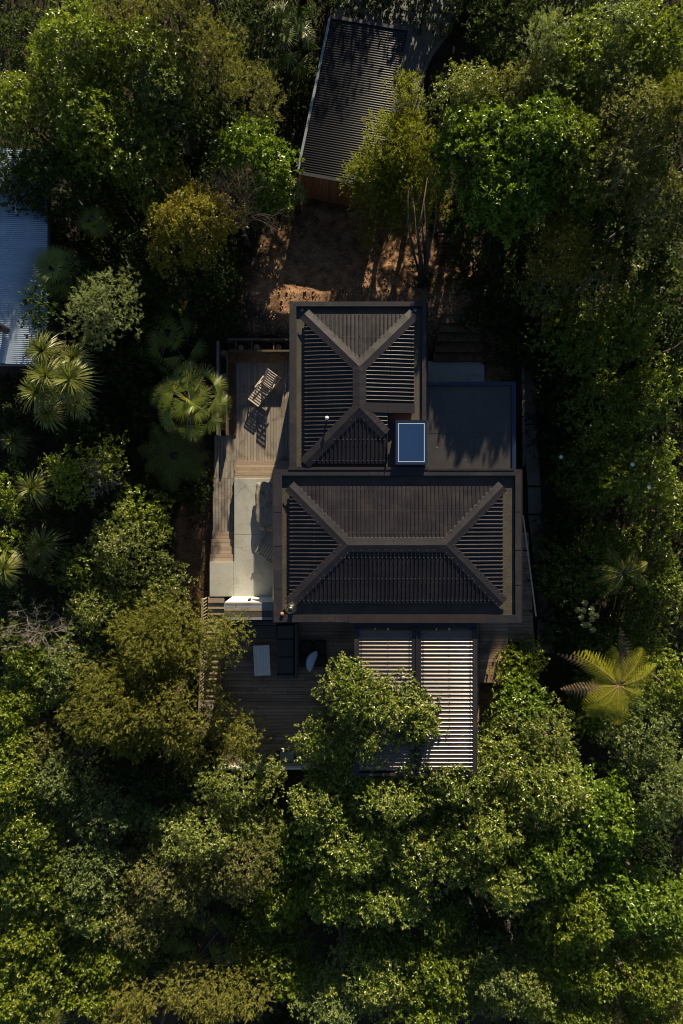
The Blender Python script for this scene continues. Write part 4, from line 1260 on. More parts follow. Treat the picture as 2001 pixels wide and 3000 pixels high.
# L-shaped wicker sofa
def uvbox(u0, v0, u1, v1, z0, z1):
    a = P(u0, v1, z1); b = P(u1, v0, z1)
    return MB().box(a[0], b[0], a[1], b[1], z0, z1)
so = empty('wicker_sofa', (*P(780, 1880, 0), ZK), 'grey wicker corner sofa with charcoal chaise beside the white low table', 'sofa')
uvbox(690,1832,810,1869,0.05,0.42).build('bench_seat', M['wicker'], so, bevel=0.03)
uvbox(690,1818,812,1831,0.05,0.75).build('backrest', M['wicker'], so, bevel=0.04)
uvbox(812,1832,862,1871,0.05,0.46).build('corner_seat', M['wicker'], so, bevel=0.03)
uvbox(811,1872,862,1976,0.05,0.40).build('chaise_base', M['wicker'], so, bevel=0.03)
for i in range(2):
    uvbox(813,1873+i*52,861,1923+i*52,0.40,0.50).build('cushion', M['cushion'], so, bevel=0.04)
uvbox(863.5,1826,872,1990,0.05,0.74).build('side_back', M['wicker'], so, bevel=0.05)
uvbox(809,1978,863,1989,0.05,0.56).build('arm', M['wicker'], so, bevel=0.04)

# four dark floor cushions and the blue pillow
k = 0
words4 = ['north-western', 'north-eastern', 'south-western', 'south-eastern']
for (u0,v0,u1,v1) in ((879,1879,915,1917),(918,1878,955,1916),(879,1920,916,1955),(918,1919,956,1955)):
    o = uvbox(u0,v0,u1,v1,0.02,0.30).build('floor_cushion', M['pad'], bevel=0.05)
    tag(o, words4[k]+' of four square dark cushions grouped on the deck right of the sofa', 'cushion', 'square floor cushions on the deck')
    k += 1
def pillow():
    c = Vector((*P(911, 1936, 0.55), 0.36))
    vs = []; fs = []
    n, m_ = 12, 8
    ax = Vector((0.35, 1.0, 0)).normalized(); ay = Vector((ax.y, -ax.x, 0)); 
    for j in range(n+1):
        u = -1+2*j/n
        w = 0.26*(1-abs(u)**2.2)**0.6+0.01
        bend = 0.10*u*u
        for i in range(m_):
            t = 2*math.pi*i/m_
            q = c + ax*(u*0.52) + ay*(math.cos(t)*w*0.8+bend) + Vector((0,0,1))*(math.sin(t)*w*0.42+0.14+0.05*u)
            vs.append(q)
    for j in range(n):
        for i in range(m_):
            i2 = (i+1)%m_
            fs.append((j*m_+i, j*m_+i2, (j+1)*m_+i2, (j+1)*m_+i))
    fs.append(tuple(range(m_-1,-1,-1))); fs.append(tuple(n*m_+i for i in range(m_)))
    o = MB().add(vs, fs).build('pillow', M['pillow'], smooth=True)
    tag(o, 'pale blue pointed pillow leaning on the dark square cushions', 'pillow')
pillow()
# row of white pebbles on the deck
for i in range(9):
    x, y = P(836+rnd.uniform(-1.5,1.5), 1120+i*3.4, ZD)
    o = MB().lathe((x, y, ZD), [(0.02,0),(0.036,0.015),(0.03,0.04),(0.01,0.055)], 7).build('pebble', M['stone_white'], smooth=True)
    tag(o, ['northernmost','second','third','fourth','fifth (middle)','sixth','seventh','eighth','southernmost'][i]+' white pebble, counted from the north, in the row on the north deck', 'pebble', 'white pebbles in a row on the deck')

# ------------------------------------------------------------------ VEGETATION
def norm(a): return a/np.maximum(np.linalg.norm(a, axis=1, keepdims=True), 1e-9)

def leaves_mesh(name, base, dirs, nrm, length, width, tint, mat, parent, fold=0.18):
    """each leaf is a folded diamond of two triangles"""
    n = len(base)
    side = norm(np.cross(dirs, nrm))
    nn = norm(np.cross(side, dirs))
    Lg = length[:,None]; Wd = width[:,None]
    mid = base + dirs*Lg*0.48
    l = mid + side*Wd*0.5 + nn*Wd*fold
    r = mid - side*Wd*0.5 + nn*Wd*fold
    tip = base + dirs*Lg - nn*Lg*0.08
    V = np.stack([base, l, tip, r], 1).reshape(-1, 3)
    if parent is not None:
        V = V - np.array(parent.location)
    k = np.arange(n)*4
    F = np.stack([k, k+2, k+1, k, k+3, k+2], 1).reshape(-1)
    me = bpy.data.meshes.new(name)
    me.vertices.add(4*n); me.vertices.foreach_set('co', V.astype(np.float32).ravel())
    me.loops.add(6*n); me.loops.foreach_set('vertex_index', F.astype(np.int32))
    me.polygons.add(2*n); me.polygons.foreach_set('loop_start', (np.arange(2*n)*3).astype(np.int32))
    me.update(calc_edges=True)
    at = me.attributes.new('tint', 'FLOAT', 'FACE')
    at.data.foreach_set('value', np.repeat(tint, 2).astype(np.float32))
    me.materials.append(mat)
    o = link(name, me, parent)
    return o

SPEC = {
 # leaf length, width, clump radius, leaves per m2 of crown, style, leaves per twig
 'glossy': (0.130, 0.060, 0.52, 820, 'broad', 7),
 'bright': (0.135, 0.070, 0.44, 860, 'broad', 8),
 'lime':   (0.120, 0.056, 0.45, 860, 'broad', 7),
 'flower': (0.118, 0.052, 0.46, 960, 'broad', 7),
 'pale':   (0.098, 0.044, 0.40, 1100, 'broad', 8),
 'greyed': (0.105, 0.048, 0.42, 1000, 'broad', 8),
 'golden': (0.082, 0.046, 0.30, 1250, 'broad', 6),
 'brown':  (0.095, 0.036, 0.34, 1150, 'broad', 9),
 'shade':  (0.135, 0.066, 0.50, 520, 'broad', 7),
 'olive':  (0.165, 0.020, 0.40, 1650, 'needle', 12),
 'olive_green': (0.165, 0.020, 0.38, 1650, 'needle', 12),
 'yellow_green': (0.170, 0.021, 0.38, 1650, 'needle', 12),
 'silvery': (0.180, 0.020, 0.34, 1500, 'needle', 12),
}
TOTAL_LEAVES = 0
SUNV = np.array(sdir)   # foliage turns towards the northern sun
DENS = 0.66
def tree(u, v, ru, rv, ztop, sp, label, cat='tree', name=None, depth=None, lean=(0,0), dens=1.0, holes=0.0, seed=None, group=None, branches=0):
    """broadleaf or needle tree: trunk, limbs, and a crown made of leaf clumps over a dome"""
    global TOTAL_LEAVES
    ll, lw, rc0, dn, style, per = SPEC[sp]
    r = np.random.RandomState(seed if seed is not None else int(abs(u*7+v*13)) % 99991)
    k = (ZC-(ztop-0.6))/2000.0
    cx, cy = P(u, v, ztop-0.6)
    sc_ = 1.34 if (v > 1850 and sp != 'shade' and not (900 < u < 1300 and v < 2260)) else 1.16
    if u > 1270 and v < 760: sc_ = 1.30; dens *= 1.05
    if u < 600 and v < 480: sc_ = 1.24
    rx, ry = ru*k*sc_, rv*k*sc_
    g = gz(cx, cy)
    H = ztop-g
    depth = depth or min(H*0.7, (0.38 if v > 1450 else 0.55)*max(rx, ry)+0.4)
    bx, by = cx+lean[0], cy+lean[1]
    nm = name or {'broad':'broadleaf_tree','needle':'feathery_tree'}[style]
    t = empty(nm, (bx, by, g), label, cat, group)
    area = math.pi*rx*ry
    K = max(5, int(area/(rc0*rc0*1.15)))
    # clump centres by best-candidate sampling in the unit disc
    C = []
    for i in range(K):
        best, bd = None, -1
        for _ in range(7):
            q = r.uniform(-1, 1, 2)
            while q@q > 1: q = r.uniform(-1, 1, 2)
            d = min([((q-c)@(q-c)) for c in C], default=9)
            if d > bd: bd, best = d, q
        C.append(best)
    C = np.array(C)
    rad = np.sqrt((C**2).sum(1))
    edge = 1.0-0.10-0.16*r.rand(K)
    rcs = rc0*r.uniform(0.5, 1.5, K)
    ang = np.arctan2(C[:,1], C[:,0]); p1, p2 = r.uniform(0,6.28,2)
    edge = edge*(1+0.16*np.sin(2*ang+p1)+0.12*np.sin(5*ang+p2))
    X = cx + C[:,0]*edge*(rx-0.25*rc0); Y = cy + C[:,1]*edge*(ry-0.25*rc0)
    Z = ztop - depth*0.85*rad**2.0 - rcs*0.7 - r.rand(K)**1.6*(0.34+0.10*depth+0.05*max(rx,ry))
    keep = r.rand(K) > holes
    X, Y, Z, rcs = X[keep], Y[keep], Z[keep], rcs[keep]
    # lower clumps that close the crown from within
    K2 = int(len(X)*0.5)
    sel = r.randint(0, len(X), K2)
    X2 = cx+(X[sel]-cx)*0.85+r.normal(0,0.3,K2); Y2 = cy+(Y[sel]-cy)*0.85+r.normal(0,0.3,K2); Z2 = Z[sel]-r.uniform(0.5,1.3,K2)*min(1, depth/1.5)
    ctr = np.stack([np.concatenate([X,X2]), np.concatenate([Y,Y2]), np.maximum(np.concatenate([Z,Z2]), g+0.25)], 1)
    rr = np.concatenate([rcs, rcs[sel]*0.9])
    wgt = np.concatenate([rcs**2, 0.22*rcs[sel]**2]); wgt /= wgt.sum()
    N = int(area*dn*dens*DENS)
    T = max(8, N//per)
    ci = r.choice(len(rr), T, p=wgt)
    d = norm(r.normal(size=(T,3)) + np.array([0,0,0.55]))
    up = r.rand(T) < 0.94
    d[up,2] = np.abs(d[up,2])
    rf = 0.45+0.55*r.rand(T)**0.6
    lump = 1+0.28*np.sin(d[:,0]*6+ci)*np.cos(d[:,1]*5+ci*2.1)
    S = np.stack([np.ones(T), np.ones(T), np.full(T, 0.78 if style=='broad' else 0.9)], 1)
    tw = ctr[ci] + d*S*(rr[ci]*rf*lump)[:,None]
    N = T*per
    ti = np.repeat(np.arange(T), per)
    D = d[ti]
    if style == 'broad':
        rnd_t = norm(r.normal(size=(N,3)))
        dirs = norm(D*0.55 + rnd_t*0.85 + np.array([0,0,0.10]))
        nrm = norm(D*0.75 + np.array([0,0,0.32]) + SUNV*0.55 + r.normal(size=(N,3))*0.50)
        base = tw[ti] + dirs*0.01 + r.normal(size=(N,3))*0.022
        length = ll*1.14*r.uniform(0.65,1.2,N); width = lw*1.16*r.uniform(0.7,1.2,N)
    else:
        ax = norm(d*0.9 + np.array([0,0,0.35]) + r.normal(size=(T,3))*0.35)
        pos = (np.tile(np.arange(per), T)/per)
        base = tw[ti] + ax[ti]*(pos*0.20)[:,None]
        dirs = norm(ax[ti]*1.0 + r.normal(size=(N,3))*0.48)
        nrm = norm(D*0.7+np.array([0,0,0.3]) + SUNV*0.5 + r.normal(size=(N,3))*0.5)
        length = ll*1.05*r.uniform(0.55,1.15,N)*(1-0.35*pos); width = lw*1.15*r.uniform(0.8,1.3,N)
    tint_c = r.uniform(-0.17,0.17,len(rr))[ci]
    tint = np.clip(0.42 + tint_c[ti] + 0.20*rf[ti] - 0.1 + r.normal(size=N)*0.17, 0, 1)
    sp_i = r.rand(N) < (0.11 if sp in ('flower',) else 0.02)
    tint[sp_i] = 1.0
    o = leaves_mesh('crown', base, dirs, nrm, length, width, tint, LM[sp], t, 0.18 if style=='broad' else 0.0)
    o['kind'] = 'stuff'
    TOTAL_LEAVES += N
    # trunk and limbs
    mb = MB()
    hub = Vector((bx*0.4+cx*0.6, by*0.4+cy*0.6, g+H*0.42))
    tr = 0.05+0.022*H
    mb.tube([(bx,by,g-0.2), ((bx+hub.x)/2+0.1*math.sin(u), (by+hub.y)/2, g+H*0.22), hub], [tr, tr*0.8, tr*0.62], 7)
    idx = r.permutation(len(X))[:min(len(X), 10+branches+(5 if sp in ('pale','brown','flower') else 0))]
    for i in idx:
        if Z[i] < ztop-depth*0.55: continue
        e = Vector((X[i], Y[i], Z[i]-0.02))
        m = hub.lerp(e, 0.5)+Vector((r.normal()*0.15, r.normal()*0.15, r.uniform(0.0,0.35)))
        mb.tube([hub, m, e, e+Vector((r.normal()*0.2, r.normal()*0.2, rcs[i]*0.7))], [tr*0.5, tr*0.32, 0.018, 0.006], 5, cap=False)
    vs = mb
    vs.build('trunk', M['bark_pale'] if sp in ('pale','greyed','flower','yellow_green','brown') else M['bark'], t, smooth=True)
    return t

def blade_mesh(name, segs, tint, mat, parent, widths):
    """strap blades: segs (n,k,3) centre lines"""
    n, k, _ = segs.shape
    d = np.diff(segs, axis=1); d = np.concatenate([d, d[:,-1:]], 1)
    side = np.cross(d, np.array([0,0,1.0])); side = side/np.maximum(np.linalg.norm(side,axis=2,keepdims=True),1e-6)
    W_ = widths
    A = segs + side*W_[:,:,None]*0.5; B = segs - side*W_[:,:,None]*0.5
    V = np.stack([A,B],2).reshape(-1,3)
    if parent is not None:
        V = V - np.array(parent_matrix(parent).translation)
    F = []
    idx = np.arange(n*k*2).reshape(n,k,2)
    F = np.stack([idx[:,:-1,0], idx[:,:-1,1], idx[:,1:,1], idx[:,1:,0]], -1).reshape(-1,4)
    me = bpy.data.meshes.new(name); me.from_pydata(V.tolist(), [], F.tolist())
    at = me.attributes.new('tint','FLOAT','FACE'); at.data.foreach_set('value', np.repeat(tint, k-1).astype(np.float32) if tint.ndim==1 else tint.ravel().astype(np.float32))
    me.materials.append(mat)
    return link(name, me, parent)

def fan_palm(u, v, r_px, ztop, label, nleaf=22, sp='palm', tipbrown=0.5, seed=1, fan=0.62):
    r = np.random.RandomState(seed)
    cx, cy = P(u, v, ztop-0.4); k = (ZC-ztop)/2000.0; Rm = r_px*k
    g = gz(cx, cy)
    t = empty('fan_palm', (cx, cy, g), label, 'palm tree', 'fan palms')
    MB().tube([(cx,cy,g-0.2),(cx+0.1,cy,(g+ztop)/2),(cx,cy,ztop-0.35)], [0.16,0.13,0.12], 8).build('trunk', M['bark'], t, smooth=True)
    for i in range(nleaf):
        f = i/nleaf
        az = i*2.399+r.uniform(-0.3,0.3)
        el = 1.25-1.75*f**0.75
        d = np.array([math.cos(az)*math.cos(el), math.sin(az)*math.cos(el), math.sin(el)])
        Lp = (Rm-fan*0.55)*(0.18+0.92*min(1,f*1.7))*r.uniform(0.85,1.1)
        hub = np.array([cx,cy,ztop-0.45]) + d*Lp*0.9 + np.array([0,0,-0.35*f*Lp])
        # fan plane: forward = outward drooping, side
        fw = d*0.85+np.array([0,0,-0.25-0.35*f])+r.normal(size=3)*0.22; fw /= np.linalg.norm(fw)
        sd = np.cross(fw, [0,0,1]); sd /= max(np.linalg.norm(sd),1e-6)
        nm = np.cross(sd, fw)
        nb = 20
        a = np.linspace(-1.6,1.6,nb)+r.normal(size=nb)*0.02
        Fl = fan*(0.80+0.20*np.cos(a*0.7))*r.uniform(0.92,1.08,nb)
        dr = fw[None]*np.cos(a)[:,None]+sd[None]*np.sin(a)[:,None]+nm[None]*(0.18*np.abs(np.sin(a*8)))[:,None]*0.4
        s = np.array([0.02,0.4,0.75,1.0])
        seg = hub[None,None]+dr[:,None]*(Fl[:,None]*s[None])[:,:,None]
        seg[:,:,2] -= (0.10*Fl[:,None]*(s[None]**3))+0.03*r.rand(nb)[:,None]*s[None]
        w = np.stack([np.full(nb,0.006), 0.030*np.ones(nb), 0.019*np.ones(nb), np.full(nb,0.003)],1)*fan/0.62
        lowf = f > 0.62
        bb = r.uniform(-0.12,0.2)
        tn = bb+np.stack([np.full(nb,0.25+0.15*r.rand()), np.full(nb,0.42), 0.45+tipbrown*(0.25+0.75*lowf)*r.rand(nb)],1)
        o = blade_mesh('leaf', seg, tn, LM[sp], t, w)
        MB().tube([(cx,cy,ztop-0.45), tuple(np.array([cx,cy,ztop-0.45])*0.5+hub*0.5+np.array([0,0,0.06])), tuple(hub)], 0.012, 4, cap=False).build('stalk', M['bark_pale'] if lowf else M['bark'], o)
    return t

def rosette(parent, c, R_, n, r, sp, wid=0.036, dead=0.12, droop=0.5, name='rosette', hemi=-0.35):
    az = r.uniform(0,2*np.pi,n); el = np.arcsin(r.uniform(hemi,1.0,n))
    d = np.stack([np.cos(az)*np.cos(el), np.sin(az)*np.cos(el), np.sin(el)],1)
    L_ = R_*r.uniform(0.75,1.1,n)
    s = np.array([0.03,0.35,0.7,1.0])
    seg = c[None,None]+d[:,None]*(L_[:,None]*s[None])[:,:,None]
    seg[:,:,2] -= (droop*L_[:,None]*(s[None]**2.6))*np.cos(el)[:,None]
    w = np.stack([np.full(n,wid*0.5), np.full(n,wid), np.full(n,wid*0.8), np.full(n,0.004)],1)
    tint = np.clip(0.45+r.normal(size=n)*0.15,0,0.75)
    tint[(el<0.0)&(r.rand(n)<dead*4)] = 1.0
    return blade_mesh(name, seg, tint, LM[sp], parent, w)

def cabbage_tree(u, v, heads, ztop, label, sp='strap', seed=2, flowers=0):
    r = np.random.RandomState(seed)
    cx, cy = P(u, v, ztop-0.6); g = gz(cx, cy)
    t = empty('cabbage_tree', (cx, cy, g), label, 'cabbage tree', 'strap-leaved cabbage trees')
    fork = Vector((cx, cy, g+(ztop-g)*0.45))
    mb = MB().tube([(cx,cy,g-0.2), fork], [0.15,0.11], 8)
    for (du, dv, rr, dz) in heads:
        hx, hy = P(u+du, v+dv, ztop+dz-0.5)
        c = np.array([hx, hy, ztop+dz-0.5]); R_ = rr*(ZC-ztop)/2000.0
        mb.tube([fork, fork.lerp(Vector(c),0.5)+Vector((0,0,0.1)), Vector(c)], [0.09,0.07,0.06], 6)
        rosette(t, c, R_, 200, r, sp)
        for q in range(flowers):
            n = 60
            az = r.uniform(0,6.28); base = c+np.array([math.cos(az),math.sin(az),0.5])*R_*0.35
            pts = base+r.normal(size=(n,3))*R_*0.22+np.array([math.cos(az),math.sin(az),0.1])*R_*0.3
            o = leaves_mesh('flower_panicle', pts, norm(r.normal(size=(n,3))), norm(r.normal(size=(n,3))), np.full(n,0.07), np.full(n,0.014), np.full(n,0.9), LM['dead'], t, 0)
            o['kind'] = 'stuff'
    mb.build('trunk', M['bark'], t, smooth=True)
    return t

def frond_mesh(name, parent, mat, c, az, L_, W_, rise, droop, r, tintv=0.5, pair=17):
    """tree-fern frond: arched rachis with toothed pinnae"""
    n = pair
    s = np.linspace(0.12,1.0,n)
    out = np.array([math.cos(az), math.sin(az), 0]); side = np.array([-math.sin(az), math.cos(az), 0])
    bend = r.uniform(-0.28,0.28)
    def rach(q): return c[None]+out[None]*(L_*q*(1-0.06*q))[:,None]+side[None]*(bend*L_*q*q)[:,None]+np.array([0,0,1])[None]*(L_*(rise*q-droop*q*q))[:,None]
    pts = rach(s)
    V=[];F=[];T_=[]
    Lp = W_*np.sin(np.pi*(0.10+0.86*s))**0.8
    mseg = 5
    for i in range(n):
        for sg in (-1,1):
            dr = side*sg*0.93+out*0.36+np.array([0,0,-0.10]); dr/=np.linalg.norm(dr)
            ln = Lp[i]*r.uniform(0.9,1.06)
            acr = out
            w = L_/n*0.60
            # leaflets: small saw-tooth triangles both sides
            nt_ = 7
            for j in range(nt_):
                q0 = j/nt_; q1 = (j+1)/nt_
                ww = w*(0.85*(1-q0)**0.5)
                droopz = -0.14*ln*(q0**2); droop1 = -0.14*ln*(q1**2)
                a = pts[i]+dr*ln*q0+np.array([0,0,droopz]); b = pts[i]+dr*ln*q1+np.array([0,0,droop1])
                m_ = (a+b)/2
                k0 = len(V)
                V += [a, b, m_+acr*ww+dr*0.012+np.array([0,0,-0.004]), m_-acr*ww+dr*0.012+np.array([0,0,-0.004])]
                F += [(k0,k0+1,k0+2),(k0+1,k0,k0+3)]
                tt = np.clip(tintv+r.normal()*0.15,0,1); T_ += [tt,tt]
    V = np.array(V)-np.array(parent_matrix(parent).translation)
    me = bpy.data.meshes.new(name); me.from_pydata(V.tolist(), [], F)
    at = me.attributes.new('tint','FLOAT','FACE'); at.data.foreach_set('value', np.array(T_,dtype=np.float32))
    me.materials.append(mat)
    o = link(name, me, parent)
    q = np.linspace(0,1,8); rp = rach(q)
    MB().tube([tuple(p) for p in rp], [0.010-0.007*a for a in q], 4, cap=False).build('rib', M['log'] if mat is LM['fern'] else M['bark'], o)
    return o

def tree_fern(u, v, ztop, label, fronds, sp='fern', seed=3, height=None):
    r = np.random.RandomState(seed)
    cx, cy = P(u, v, ztop); g = gz(cx, cy)
    t = empty('tree_fern', (cx, cy, g), label, 'tree fern', 'tree ferns')
    MB().tube([(cx,cy,g-0.2),(cx+0.05,cy,(g+ztop)/2),(cx,cy,ztop-0.1)], [0.15,0.12,0.10], 8).build('trunk', M['bark'], t, smooth=True)
    for (az, L_, W_, dead) in fronds:
        frond_mesh('frond', t, LM['dead'] if dead else LM[sp], np.array([cx,cy,ztop-0.1]), R(az), L_, W_, 0.42 if not dead else 0.25, 0.55, r, 0.5)
    return t

def bare_branches(u, v, ru, rv, ztop, label, seed=4, n=34, mk='bark_pale'):
    r = np.random.RandomState(seed)
    k = (ZC-ztop)/2000.0
    cx, cy = P(u, v, ztop-0.4); g = gz(cx, cy)
    t = empty('bare_tree', (cx, cy, g), label, 'bare tree')
    hub = Vector((cx, cy, g+(ztop-g)*0.55))
    MB().tube([(cx,cy,g-0.2), hub], [0.11,0.08], 7).build('trunk', M[mk], t, smooth=True)
    mb = MB()
    def grow(p, d, L_, rad, lev):
        q = p + d*L_
        mid = p.lerp(q,0.5)+Vector(r.normal(size=3)*0.06*L_)
        mb.tube([p, mid, q], [rad, rad*0.8, rad*0.6], 4, cap=False)
        if lev > 0:
            for _ in range(3 if lev > 1 else 4):
                nd = (d + Vector(r.normal(size=3)*0.55)).normalized()
                grow(p.lerp(q, r.uniform(0.55,1.0)), nd, L_*r.uniform(0.5,0.8), rad*0.60, lev-1)
    for i in range(n//4):
        a = r.uniform(0,6.28)
        d = Vector((math.cos(a)*ru*k, math.sin(a)*rv*k, (ztop-hub.z)*r.uniform(0.5,1.0)))
        L_ = d.length*0.5
        grow(hub, d.normalized(), L_, 0.022, 4)
    o = mb.build('branches', M[mk], t); o['kind'] = 'stuff'
    return t

